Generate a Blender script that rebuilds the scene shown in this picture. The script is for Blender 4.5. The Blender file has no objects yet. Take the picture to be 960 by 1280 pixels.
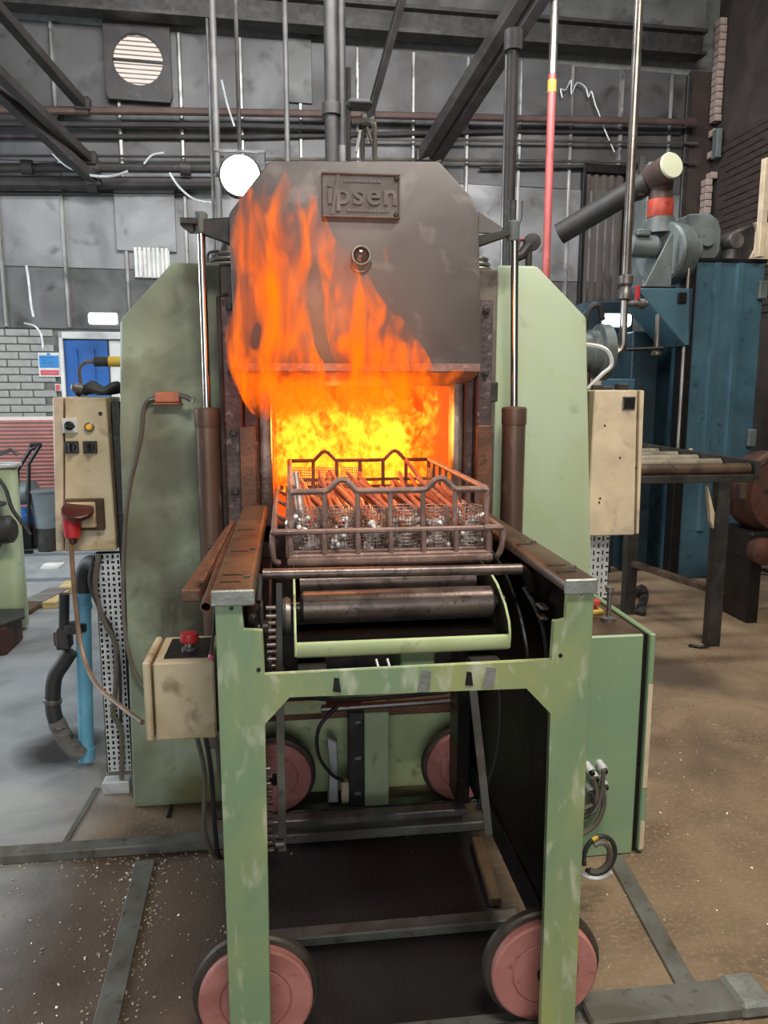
import bpy, bmesh, math, random
from mathutils import Vector as V, Matrix, Euler

# ------------------------------------------------------------------ camera, world, light, exposure
scene = bpy.context.scene
COL = scene.collection
rad = math.radians
F, PITCH, YAW, CAM = 961.0, rad(9.2), rad(7.1), V((0, 0, 1.55))
cd = bpy.data.cameras.new('camera')
cd.sensor_fit = 'HORIZONTAL'; cd.sensor_width = 36.0; cd.lens = 36.0 * F / 960.0
cd.clip_start = 0.05; cd.clip_end = 100
cam = bpy.data.objects.new('camera', cd); COL.objects.link(cam)
cam.location = CAM; cam.rotation_euler = (math.pi / 2 - PITCH, 0, -YAW)
scene.camera = cam

world = bpy.data.worlds.new('world'); scene.world = world; world.use_nodes = True
wb = world.node_tree.nodes['Background']
wb.inputs['Color'].default_value = (0.86, 0.93, 1.0, 1); wb.inputs['Strength'].default_value = 0.14

def area(name, loc, target, sx, sy, power, col):
    l = bpy.data.lights.new(name, 'AREA'); l.shape = 'RECTANGLE'; l.size = sx; l.size_y = sy
    l.energy = power; l.color = col
    o = bpy.data.objects.new(name, l); COL.objects.link(o); o.location = loc
    o.rotation_euler = (V(target) - V(loc)).to_track_quat('-Z', 'Y').to_euler()
    return o
# high-bay hall lamps hung from the roof, the open hall door on the left, and two added unseen fills
area('hall_lamp_over_loader', (0.5, -0.3, 5.0), (0.4, 2.0, 0.8), 1.4, 0.5, 150, (1.0, 0.95, 0.86))
area('rear_wall_fill', (1.0, 5.2, 5.1), (1.0, 8.3, 2.3), 5.0, 0.5, 300, (0.97, 0.98, 1.0))  # unseen wide fill, added to brighten the rear wall
area('hall_lamp_right', (2.4, 1.2, 5.2), (2.0, 2.6, 0.0), 1.2, 0.5, 180, (1.0, 0.91, 0.78))
area('low_front_fill', (-0.6, -4.2, 1.5), (0.2, 2.0, 0.6), 4.0, 2.6, 115, (0.93, 0.97, 1.0))  # unseen fill behind the camera, added to reach under the table
area('hall_door_daylight', (-6.0, 5.0, 2.6), (-1.6, 4.6, 0.2), 3.5, 3.2, 330, (0.80, 0.90, 1.0))

scene.view_settings.view_transform = 'Standard'
scene.view_settings.look = 'None'
scene.view_settings.exposure = 0.0
scene.view_settings.gamma = 1.0
scene.view_settings.use_curve_mapping = False

# ------------------------------------------------------------------ helpers
RND = random.Random(11)
_fw0 = V((math.sin(YAW), math.cos(YAW), 0)); _rt = V((math.cos(YAW), -math.sin(YAW), 0))
_fw = _fw0 * math.cos(PITCH) + V((0, 0, -math.sin(PITCH))); _up = _rt.cross(_fw)
def ray(x, y): return _fw + _rt * ((x - 480) / F) - _up * ((y - 640) / F)
def at(x, y, Y):                      # photo measurement -> point on the vertical plane at depth Y
    d = ray(x, y); return CAM + d * (Y / d.y)
def fl(x, y, z=0.0):                  # photo measurement -> point on the level plane at height z
    d = ray(x, y); return CAM + d * ((z - CAM.z) / d.z)
WA = rad(4.0); W0 = V((-2.7, 8.2, 0)); WN = V((math.sin(WA), -math.cos(WA), 0)); WU = V((math.cos(WA), math.sin(WA), 0))
def wat(x, y, off=0.0):               # photo measurement -> point on the rear wall, off metres in front of it
    d = ray(x, y); p0 = W0 + WN * off
    return CAM + d * ((p0 - CAM).dot(WN) / d.dot(WN))
def wuz(x, y):
    p = wat(x, y); return (p - W0).dot(WU), p.z

class MB:
    def __init__(s): s.bm = bmesh.new()
    def _bev(s, geom, bev, seg=1):
        if bev > 0:
            es = list({e for f in geom for e in f.edges})
            bmesh.ops.bevel(s.bm, geom=es, offset=bev, segments=seg, affect='EDGES', profile=0.5, clamp_overlap=True)
    def box(s, x0, x1, y0, y1, z0, z1, bev=0, seg=1, M=None):
        P = [V((x, y, z)) for z in (z0, z1) for y in (y0, y1) for x in (x0, x1)]
        if M: P = [M @ p for p in P]
        v = [s.bm.verts.new(p) for p in P]
        f = [s.bm.faces.new([v[i] for i in q]) for q in ((0, 2, 3, 1), (4, 5, 7, 6), (0, 1, 5, 4), (2, 6, 7, 3), (0, 4, 6, 2), (1, 3, 7, 5))]
        s._bev(f, bev, seg); return s
    def bar(s, p0, p1, w, h, bev=0, up=V((0, 0, 1))):      # rectangular bar between two points
        p0, p1 = V(p0), V(p1); d = p1 - p0; L = d.length; d.normalize()
        if abs(d.dot(up)) > .98: up = V((0, 1, 0))
        x = d.cross(up).normalized(); z = x.cross(d)
        M = Matrix.Translation(p0) @ Matrix((x, d, z)).transposed().to_4x4()
        return s.box(-w / 2, w / 2, 0, L, -h / 2, h / 2, bev, 1, M)
    def prism(s, pts, axis, a, b, bev=0, seg=1):           # outline extruded along an axis
        def mk(p, t):
            if axis == 'y': return V((p[0], t, p[1]))
            if axis == 'x': return V((t, p[0], p[1]))
            return V((p[0], p[1], t))
        va = [s.bm.verts.new(mk(p, a)) for p in pts]; vb = [s.bm.verts.new(mk(p, b)) for p in pts]
        n = len(pts)
        f = [s.bm.faces.new(va), s.bm.faces.new(vb[::-1])]
        for i in range(n): f.append(s.bm.faces.new((va[i], vb[i], vb[(i + 1) % n], va[(i + 1) % n])))
        s._bev(f, bev, seg); return s
    def rings(s, rings, closed=False, cap=True):
        vs = [[s.bm.verts.new(p) for p in r] for r in rings]; n = len(vs[0]); m = len(vs)
        for i in range(m if closed else m - 1):
            a, b = vs[i], vs[(i + 1) % m]
            for j in range(n): s.bm.faces.new((a[j], a[(j + 1) % n], b[(j + 1) % n], b[j]))
        if cap and not closed:
            s.bm.faces.new(vs[0][::-1]); s.bm.faces.new(vs[-1])
        return s
    def tube(s, pts, r, n=8, closed=False, cap=True, squash=None):
        pts = [V(p) for p in pts]; m = len(pts)
        rs = r if isinstance(r, (list, tuple)) else [r] * m
        rr = []; u = None
        for i, p in enumerate(pts):
            if closed: t = pts[(i + 1) % m] - pts[i - 1]
            else: t = pts[min(i + 1, m - 1)] - pts[max(i - 1, 0)]
            t.normalize()
            if u is None:
                u = t.cross(V((0, 0, 1)) if abs(t.z) < .9 else V((1, 0, 0))).normalized()
            else:
                u = (u - t * u.dot(t)).normalized()
            w = t.cross(u); ring = []
            for k in range(n):
                a = 2 * math.pi * k / n
                o = (u * math.cos(a) + w * math.sin(a)) * rs[i]
                if squash: o = V((o.x * squash[0], o.y * squash[1], o.z * squash[2]))
                ring.append(p + o)
            rr.append(ring)
        return s.rings(rr, closed, cap)
    def cyl(s, p0, p1, r, r2=None, n=16):
        return s.tube([p0, p1], [r, r if r2 is None else r2], n)
    def lathe(s, prof, c, axis='z', n=20):                 # prof: (radius, height) from c along axis
        c = V(c); ax = {'x': V((1, 0, 0)), 'y': V((0, 1, 0)), 'z': V((0, 0, 1))}[axis] if isinstance(axis, str) else V(axis).normalized()
        u = ax.cross(V((0, 0, 1)) if abs(ax.z) < .9 else V((1, 0, 0))).normalized(); w = ax.cross(u)
        rr = [[c + ax * h + (u * math.cos(2 * math.pi * k / n) + w * math.sin(2 * math.pi * k / n)) * max(r, 1e-4) for k in range(n)] for r, h in prof]
        return s.rings(rr)
    def ball(s, c, r, n=12, sc=(1, 1, 1)):
        M = Matrix.Translation(V(c)) @ Matrix.Diagonal((sc[0], sc[1], sc[2], 1))
        bmesh.ops.create_uvsphere(s.bm, u_segments=n, v_segments=max(6, n // 2), radius=r, matrix=M); return s
    def plate_holes(s, u0, u1, v0, v1, nu, nv, hole, frame, th):
        """perforated sheet: nu x nv cells, each with a rectangular slot; frame(u, v, d) -> point, d = depth into the sheet"""
        du, dv = (u1 - u0) / nu, (v1 - v0) / nv; cache = {}
        def vert(u, v, d):
            k = (round(u, 5), round(v, 5), d)
            if k not in cache: cache[k] = s.bm.verts.new(frame(u, v, d))
            return cache[k]
        for i in range(nu):
            for j in range(nv):
                a, b = u0 + i * du, v0 + j * dv; h = hole(i, j)
                cu, cv = a + du / 2, b + dv / 2; hu, hv = du * h[0] / 2, dv * h[1] / 2
                Q = [(a, b), (a + du, b), (a + du, b + dv), (a, b + dv)]
                H = [(cu - hu, cv - hv), (cu + hu, cv - hv), (cu + hu, cv + hv), (cu - hu, cv + hv)]
                for d in (0, th):
                    for k in range(4):
                        n = (k + 1) % 4; f = [vert(*Q[k], d), vert(*Q[n], d), vert(*H[n], d), vert(*H[k], d)]
                        s.bm.faces.new(f if d == 0 else f[::-1])
                for k in range(4):
                    n = (k + 1) % 4; s.bm.faces.new([vert(*H[k], 0), vert(*H[n], 0), vert(*H[n], th), vert(*H[k], th)])
        return s

ROOT = {}
def root_of(o):
    while o.parent: o = o.parent
    return o
def build(mb, name, mat, parent=None, local=False, smooth=35, recalc=True):
    bm = mb.bm
    if recalc: bmesh.ops.recalc_face_normals(bm, faces=bm.faces[:])
    if parent is None and not local:
        xs = [v.co for v in bm.verts]
        lo = V((min(p.x for p in xs), min(p.y for p in xs), min(p.z for p in xs)))
        hi = V((max(p.x for p in xs), max(p.y for p in xs), max(p.z for p in xs)))
        off = V(((lo.x + hi.x) / 2, (lo.y + hi.y) / 2, lo.z))
    elif parent is not None and not local: off = V(root_of(parent).location)
    else: off = V((0, 0, 0))
    bmesh.ops.translate(bm, verts=bm.verts, vec=-off)
    me = bpy.data.meshes.new(name); bm.to_mesh(me); bm.free()
    me.materials.append(mat)
    if smooth:
        me.polygons.foreach_set('use_smooth', [True] * len(me.polygons)); me.set_sharp_from_angle(angle=rad(smooth))
    o = bpy.data.objects.new(name, me); COL.objects.link(o)
    if parent is None: o.location = off
    else: o.parent = parent
    return o
def tag(o, label, cat, group=None, kind=None):
    o['label'] = label
    if cat: o['category'] = cat
    if group: o['group'] = group
    if kind: o['kind'] = kind
    return o
def thing(name, label, cat, loc, group=None, rz=0):
    o = bpy.data.objects.new(name, None); COL.objects.link(o); o.location = loc; o.rotation_euler.z = rz
    o.empty_display_size = .1
    return tag(o, label, cat, group)
def share(name, me, parent, loc, rot=(0, 0, 0)):           # another object on the same mesh data
    o = bpy.data.objects.new(name, me); COL.objects.link(o); o.parent = parent; o.location = loc; o.rotation_euler = rot
    return o
def copy_tree(o, parent=None):
    c = o.copy(); COL.objects.link(c); c.parent = parent
    for ch in list(o.children): copy_tree(ch, c)
    return c
def smoothpath(pts, k=6):                                   # Catmull-Rom
    pts = [V(p) for p in pts]; out = []
    for i in range(len(pts) - 1):
        p0, p1, p2, p3 = pts[max(i - 1, 0)], pts[i], pts[i + 1], pts[min(i + 2, len(pts) - 1)]
        for j in range(k):
            t = j / k
            out.append(.5 * ((2 * p1) + (p2 - p0) * t + (2 * p0 - 5 * p1 + 4 * p2 - p3) * t * t + (3 * p1 - p0 - 3 * p2 + p3) * t ** 3))
    out.append(pts[-1]); return out

# ------------------------------------------------------------------ materials
def srgb(r, g, b):
    f = lambda c: (c / 255 / 12.92) if c / 255 <= .04045 else ((c / 255 + .055) / 1.055) ** 2.4
    return (f(r), f(g), f(b), 1)
def pm(name, c1, c2=None, c3=None, s1=4, s3=30, t3=.62, rough=.6, metal=0.0, bump=.15, bs=60, r2=None, stretch=(1, 1, 1), lo=.35, hi=.65, spec=.5, spots=()):
    m = bpy.data.materials.new(name); m.use_nodes = True; nt = m.node_tree; N = nt.nodes; L = nt.links
    b = N['Principled BSDF']; b.inputs['Roughness'].default_value = rough; b.inputs['Metallic'].default_value = metal
    b.inputs['Specular IOR Level'].default_value = spec
    tc = N.new('ShaderNodeTexCoord'); mp = N.new('ShaderNodeMapping'); mp.inputs['Scale'].default_value = stretch
    L.new(tc.outputs['Object'], mp.inputs['Vector'])
    col = None
    def noise(sc, det=5, dist=0.0):
        n = N.new('ShaderNodeTexNoise'); n.inputs['Scale'].default_value = sc; n.inputs['Detail'].default_value = det
        n.inputs['Distortion'].default_value = dist; L.new(mp.outputs['Vector'], n.inputs['Vector']); return n
    def ramp(src, a, bb):
        r = N.new('ShaderNodeMapRange'); r.inputs['From Min'].default_value = a; r.inputs['From Max'].default_value = bb
        L.new(src, r.inputs['Value']); return r.outputs['Result']
    n1 = noise(s1, 6, .6)
    if c2:
        mx = N.new('ShaderNodeMix'); mx.data_type = 'RGBA'
        mx.inputs['A'].default_value = c1; mx.inputs['B'].default_value = c2
        L.new(ramp(n1.outputs['Fac'], lo, hi), mx.inputs['Factor']); col = mx.outputs['Result']
        if r2 is not None:
            rr = N.new('ShaderNodeMapRange'); rr.inputs['From Min'].default_value = lo; rr.inputs['From Max'].default_value = hi
            rr.inputs['To Min'].default_value = rough; rr.inputs['To Max'].default_value = r2
            L.new(n1.outputs['Fac'], rr.inputs['Value']); L.new(rr.outputs['Result'], b.inputs['Roughness'])
    else: b.inputs['Base Color'].default_value = c1
    if c3:
        n3 = noise(s3, 3, .3); mx = N.new('ShaderNodeMix'); mx.data_type = 'RGBA'
        if col: L.new(col, mx.inputs['A'])
        else: mx.inputs['A'].default_value = c1
        mx.inputs['B'].default_value = c3
        L.new(ramp(n3.outputs['Fac'], t3 - .05, t3 + .13), mx.inputs['Factor']); col = mx.outputs['Result']
    for (sx, sy, sz, sr, sc) in spots:                      # soot stains with a place of their own
        vd = N.new('ShaderNodeVectorMath'); vd.operation = 'DISTANCE'; vd.inputs[1].default_value = (sx, sy, sz); L.new(tc.outputs['Object'], vd.inputs[0])
        ns = noise(9, 5, 1.0); ad = N.new('ShaderNodeMath'); ad.operation = 'MULTIPLY_ADD'; ad.inputs[1].default_value = sr * 1.6; L.new(ns.outputs['Fac'], ad.inputs[0]); L.new(vd.outputs['Value'], ad.inputs[2])
        rr_ = N.new('ShaderNodeMapRange'); rr_.inputs['From Min'].default_value = sr * 1.25; rr_.inputs['From Max'].default_value = sr * 2.1; rr_.inputs['To Min'].default_value = .85; rr_.inputs['To Max'].default_value = 0.0
        L.new(ad.outputs[0], rr_.inputs['Value'])
        mx = N.new('ShaderNodeMix'); mx.data_type = 'RGBA'; L.new(col, mx.inputs['A']); mx.inputs['B'].default_value = sc; L.new(rr_.outputs['Result'], mx.inputs['Factor']); col = mx.outputs['Result']
    if col: L.new(col, b.inputs['Base Color'])
    if bump:
        nb = noise(bs, 4); bp = N.new('ShaderNodeBump'); bp.inputs['Strength'].default_value = bump; bp.inputs['Distance'].default_value = .01
        L.new(nb.outputs['Fac'], bp.inputs['Height']); L.new(bp.outputs['Normal'], b.inputs['Normal'])
    return m
def emit(name, col, strength):
    m = bpy.data.materials.new(name); m.use_nodes = True; nt = m.node_tree
    nt.nodes.remove(nt.nodes['Principled BSDF'])
    e = nt.nodes.new('ShaderNodeEmission'); e.inputs['Color'].default_value = col; e.inputs['Strength'].default_value = strength
    nt.links.new(e.outputs[0], nt.nodes['Material Output'].inputs['Surface']); return m

M = {}
M['green'] = pm('worn_green_paint', srgb(120, 144, 110), srgb(150, 156, 100), srgb(180, 184, 160), 5, 26, .60, .45, 0, .08, 50, .6, stretch=(1, 1, .38), lo=.4, hi=.62)
M['green_panel'] = pm('sooty_green_panel', srgb(150, 162, 138), srgb(98, 102, 84), srgb(122, 128, 104), 2.4, 9, .60, .5, 0, .05, 40, .65, lo=.42, hi=.70,
    spots=((-.60, -.25, .76, .16, srgb(60, 50, 40)), (-.66, -.25, 1.28, .12, srgb(86, 86, 70)), (-.50, -.25, 1.85, .16, srgb(92, 96, 78)), (-.60, -.25, .02, .12, srgb(110, 108, 64))))
M['green_panel_clean'] = pm('pale_green_panel', srgb(164, 178, 152), srgb(156, 168, 126), srgb(132, 142, 116), 2.2, 12, .66, .45, 0, .05, 40, .6, lo=.42, hi=.7)
M['green_base'] = pm('base_green_panel', srgb(192, 204, 158), srgb(166, 180, 130), srgb(128, 140, 100), 4, 20, .64, .55, 0, .05)
M['green_cab'] = pm('cabinet_green', srgb(116, 146, 116), srgb(130, 152, 116), srgb(160, 180, 150), 3, 40, .72, .42, 0, .04)
M['beige'] = pm('stained_beige_paint', srgb(196, 180, 148), srgb(160, 138, 98), srgb(104, 84, 56), 6, 12, .64, .5, 0, .05, 50, .6, lo=.42, hi=.72)
M['beige2'] = pm('pale_beige_paint', srgb(206, 188, 158), srgb(178, 162, 138), srgb(150, 138, 124), 7, 14, .64, .5, 0, .05)
M['hood'] = pm('sooty_door_steel', srgb(102, 97, 96), srgb(84, 79, 78), srgb(118, 112, 110), 3, 10, .62, .55, .25, .06, 30)
M['hood_plate'] = pm('soot_nameplate', srgb(100, 95, 93), srgb(84, 79, 77), None, 9, rough=.55, metal=.3, bump=.08)
M['jamb'] = pm('scaled_jamb_steel', srgb(98, 84, 84), srgb(70, 58, 56), srgb(150, 138, 136), 12, 40, .66, .55, .4, .5, 45)
M['jamb2'] = pm('polished_jamb_edge', srgb(150, 138, 128), srgb(98, 86, 80), srgb(190, 178, 160), 10, 30, .64, .4, .6, .2)
M['soot_panel'] = pm('brown_soot_panel', srgb(120, 110, 100), srgb(92, 82, 76), srgb(70, 62, 56), 4, 14, .62, .6, .1, .08)
M['rust_bar'] = pm('hot_brown_steel', srgb(116, 78, 58), srgb(84, 60, 46), srgb(70, 52, 42), 8, 40, .62, .5, .3, .25)
M['cyl'] = pm('brown_cylinder_steel', srgb(112, 90, 78), srgb(88, 72, 62), srgb(140, 118, 104), 9, 26, .66, .42, .45, .1, stretch=(1, 1, .25))
M['chrome'] = pm('rod_chrome', srgb(196, 190, 182), None, None, rough=.16, metal=1, bump=0)
M['rail'] = pm('oily_rail_steel', srgb(98, 80, 64), srgb(72, 58, 48), srgb(52, 42, 34), 6, 20, .64, .42, .35, .15)
M['railend'] = pm('bare_steel_edge', srgb(150, 152, 148), srgb(120, 122, 116), None, 18, rough=.5, metal=.5, bump=.2)
M['black'] = pm('oily_black_steel', srgb(34, 31, 30), srgb(22, 20, 19), srgb(62, 56, 52), 8, 40, .68, .38, .4, .2)
M['dark_green'] = pm('greasy_dark_green', srgb(52, 58, 38), srgb(34, 36, 26), None, 6, rough=.55, bump=.1)
M['roller'] = pm('roller_steel', srgb(120, 106, 100), srgb(88, 76, 72), srgb(64, 54, 50), 10, 60, .62, .36, .7, .06, 160)
M['steel'] = pm('dull_steel', srgb(134, 130, 126), srgb(98, 94, 92), srgb(74, 70, 66), 12, 40, .64, .42, .7, .1)
M['dark_steel'] = pm('dark_steel', srgb(70, 68, 66), srgb(50, 48, 46), srgb(90, 86, 82), 9, 40, .68, .5, .5, .12)
M['flat_steel'] = pm('floor_strip_steel', srgb(116, 116, 110), srgb(90, 86, 78), srgb(70, 62, 52), 7, 30, .64, .45, .25, .1)
M['basket'] = pm('heat_scaled_alloy', srgb(146, 118, 108), srgb(114, 90, 82), srgb(166, 142, 132), 14, 60, .62, .6, .2, .15, 80)
M['wire'] = pm('basket_wire', srgb(170, 152, 142), srgb(128, 110, 102), None, 40, rough=.45, metal=.4, bump=0)
M['rod'] = pm('flame_tinted_steel', srgb(190, 104, 66), srgb(148, 82, 56), srgb(112, 68, 52), 20, 60, .66, .5, .15, .1)  # flame light on the rods put into their colour as orange
M['conv_roller'] = pm('worn_conveyor_roller', srgb(168, 158, 138), srgb(128, 118, 100), srgb(92, 82, 66), 8, 30, .64, .35, .4, .05)
M['base_post'] = pm('pale_base_post', srgb(178, 190, 158), srgb(162, 174, 140), srgb(130, 140, 110), 5, 20, .64, .5, 0, .05)
M['shutter'] = pm('rusty_brown_shutter', srgb(96, 90, 84), srgb(70, 60, 54), srgb(54, 44, 38), 2, 8, .6, .6, .2, .06, stretch=(1, 1, .3))
M['rodend'] = pm('bright_bolt_steel', srgb(232, 230, 228), srgb(190, 188, 186), None, 30, rough=.32, metal=.35, bump=.1)
M['wheel'] = pm('faded_red_wheel', srgb(184, 122, 114), srgb(158, 100, 92), srgb(112, 76, 68), 8, 30, .66, .6, 0, .1)
M['tyre'] = pm('wheel_rim_steel', srgb(84, 78, 70), srgb(58, 54, 48), None, 14, rough=.45, metal=.5, bump=.15)
M['wall_sheet'] = pm('sooty_galvanised_sheet', srgb(142, 142, 143), srgb(92, 91, 90), srgb(70, 68, 66), 1.5, 3.5, .62, .5, .3, .06, 12, .62, lo=.36, hi=.7)
M['wall_sheet_soot'] = pm('soot_black_sheet', srgb(92, 91, 91), srgb(62, 60, 59), srgb(48, 46, 45), 1.3, 3.5, .6, .5, .3, .06, 12, .6, lo=.36, hi=.7)
M['wall_sheet_dark'] = pm('dark_galvanised_sheet', srgb(104, 104, 103), srgb(70, 69, 68), srgb(54, 53, 52), 2.0, 4, .62, .55, .3, .06, 12)
M['seam'] = pm('bright_seam_strip', srgb(168, 168, 164), srgb(120, 119, 116), srgb(74, 72, 70), 3, 9, .64, .42, .5, .05)
M['brick'] = pm('grey_painted_brick', srgb(150, 152, 146), srgb(132, 134, 128), srgb(112, 112, 106), 5, 24, .66, .8, 0, .2)
M['mortar'] = pm('grey_mortar', srgb(112, 113, 108), srgb(96, 96, 92), None, 9, rough=.9, bump=.2)
M['brick_dark'] = pm('dark_brown_brick', srgb(62, 47, 42), srgb(44, 35, 32), srgb(78, 62, 55), 4, 18, .68, .85, 0, .3)
M['mortar_dark'] = pm('dark_mortar', srgb(64, 56, 52), srgb(44, 38, 35), None, 3, rough=.9, bump=.2)
M['brick_pale'] = pm('pale_quoin_brick', srgb(170, 150, 140), srgb(132, 114, 106), srgb(94, 80, 74), 8, 20, .64, .8, 0, .3)
M['pipe_dark'] = pm('sooty_pipe', srgb(58, 54, 53), srgb(42, 39, 38), srgb(76, 70, 67), 5, 20, .66, .55, .2, .1)
M['pipe_steel'] = pm('steel_pipe', srgb(150, 144, 136), srgb(110, 104, 98), None, 4, rough=.3, metal=.8, bump=.05)
M['pipe_grey'] = pm('grey_pipe', srgb(112, 110, 108), srgb(84, 82, 80), None, 4, rough=.5, metal=.2, bump=.05)
M['pipe_red'] = pm('red_pipe_paint', srgb(176, 88, 84), srgb(152, 74, 70), srgb(120, 60, 56), 3, 20, .68, .4, 0, .05)
M['pipe_brown'] = pm('brown_pipe', srgb(92, 74, 68), srgb(72, 58, 54), None, 4, rough=.5, metal=.2, bump=.1)
M['blue_mach'] = pm('blue_machine_paint', srgb(68, 100, 114), srgb(54, 82, 95), srgb(40, 58, 68), 2.5, 14, .66, .45, .1, .05)
M['blue_dark'] = pm('dark_blue_machine', srgb(36, 58, 68), srgb(24, 36, 42), srgb(52, 78, 88), 2.5, 14, .68, .5, .1, .05)
M['grey_mach'] = pm('grey_machine_paint', srgb(104, 112, 110), srgb(80, 86, 84), srgb(60, 62, 60), 4, 20, .66, .5, .1, .06)
M['door_blue'] = pm('blue_door_paint', srgb(40, 98, 168), srgb(32, 82, 148), None, 3, rough=.45, bump=.03)
M['white'] = pm('white_paint', srgb(214, 214, 210), srgb(188, 188, 184), None, 5, rough=.55, bump=.03)
M['white_metal'] = pm('galvanised_tray', srgb(206, 208, 208), srgb(172, 174, 174), srgb(120, 116, 110), 8, 24, .68, .45, .3, .05)
M['offwhite'] = pm('pale_green_cap', srgb(188, 190, 160), None, None, rough=.6, bump=.03)
M['red'] = pm('red_plastic', srgb(186, 44, 48), srgb(150, 36, 40), None, 12, rough=.4, bump=.03)
M['redband'] = pm('orange_red_band', srgb(196, 74, 54), srgb(160, 60, 44), srgb(110, 50, 40), 10, 24, .66, .5, 0, .1)
M['yellow'] = pm('yellow_plastic', srgb(186, 156, 58), None, None, rough=.5, bump=.05)
M['amber'] = pm('amber_lens', srgb(232, 170, 40), None, None, rough=.2, bump=0)
M['pink'] = pm('pink_knob', srgb(214, 104, 124), None, None, rough=.4, bump=0)
M['maroon'] = pm('maroon_cap', srgb(84, 40, 32), srgb(64, 32, 26), None, 8, rough=.35, bump=.03)
M['rubber'] = pm('black_rubber', srgb(34, 33, 33), srgb(48, 46, 44), None, 8, rough=.6, bump=.06)
M['cable_brown'] = pm('dusty_brown_cable', srgb(126, 98, 70), srgb(92, 74, 56), None, 12, rough=.45, bump=.03)
M['cable_grey'] = pm('dusty_grey_cable', srgb(100, 94, 84), srgb(80, 74, 64), None, 10, rough=.6, bump=.03)
M['orange_rust'] = pm('orange_switch_body', srgb(188, 112, 78), srgb(150, 88, 62), None, 20, rough=.5, bump=.15)
M['bluepipe'] = pm('pale_blue_pipe', srgb(112, 176, 204), srgb(92, 150, 180), srgb(110, 104, 92), 5, 24, .68, .45, 0, .04)
M['wood'] = pm('grey_timber', srgb(120, 118, 112), srgb(92, 88, 82), None, 4, rough=.8, bump=.2, stretch=(1, 8, 8))
M['wood2'] = pm('pale_timber', srgb(198, 178, 124), srgb(168, 144, 96), None, 4, rough=.8, bump=.2, stretch=(1, 8, 8))
M['wood_dk'] = pm('charred_timber', srgb(96, 72, 46), srgb(60, 46, 32), None, 6, rough=.85, bump=.3)
M['tub'] = pm('grey_plastic_tub', srgb(110, 120, 124), srgb(92, 102, 106), None, 4, rough=.5, bump=.04)
M['slat_red'] = pm('red_brown_slats', srgb(172, 112, 104), srgb(146, 92, 86), None, 4, rough=.6, bump=.04)
M['slat_white'] = pm('pale_slat_gap', srgb(206, 196, 190), None, None, rough=.7, bump=.02)
M['rustmach'] = pm('rusty_red_machine', srgb(96, 56, 42), srgb(60, 38, 30), srgb(36, 26, 23), 5, 12, .6, .6, .2, .2)
M['glass'] = pm('sooty_glass', srgb(70, 60, 56), None, None, rough=.08, metal=0, bump=0)
M['chip'] = pm('metal_chip', srgb(186, 176, 154), None, None, rough=.35, metal=.3, bump=0)
M['lamp_cool'] = emit('batten_tube_light', (.80, 1.0, .92, 1), 7)
M['lamp_flood'] = emit('floodlight_led', (.80, .93, 1.0, 1), 60)
M['daylight'] = emit('daylight_behind_louvres', (1.0, .86, .76, 1), 1.05)

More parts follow.
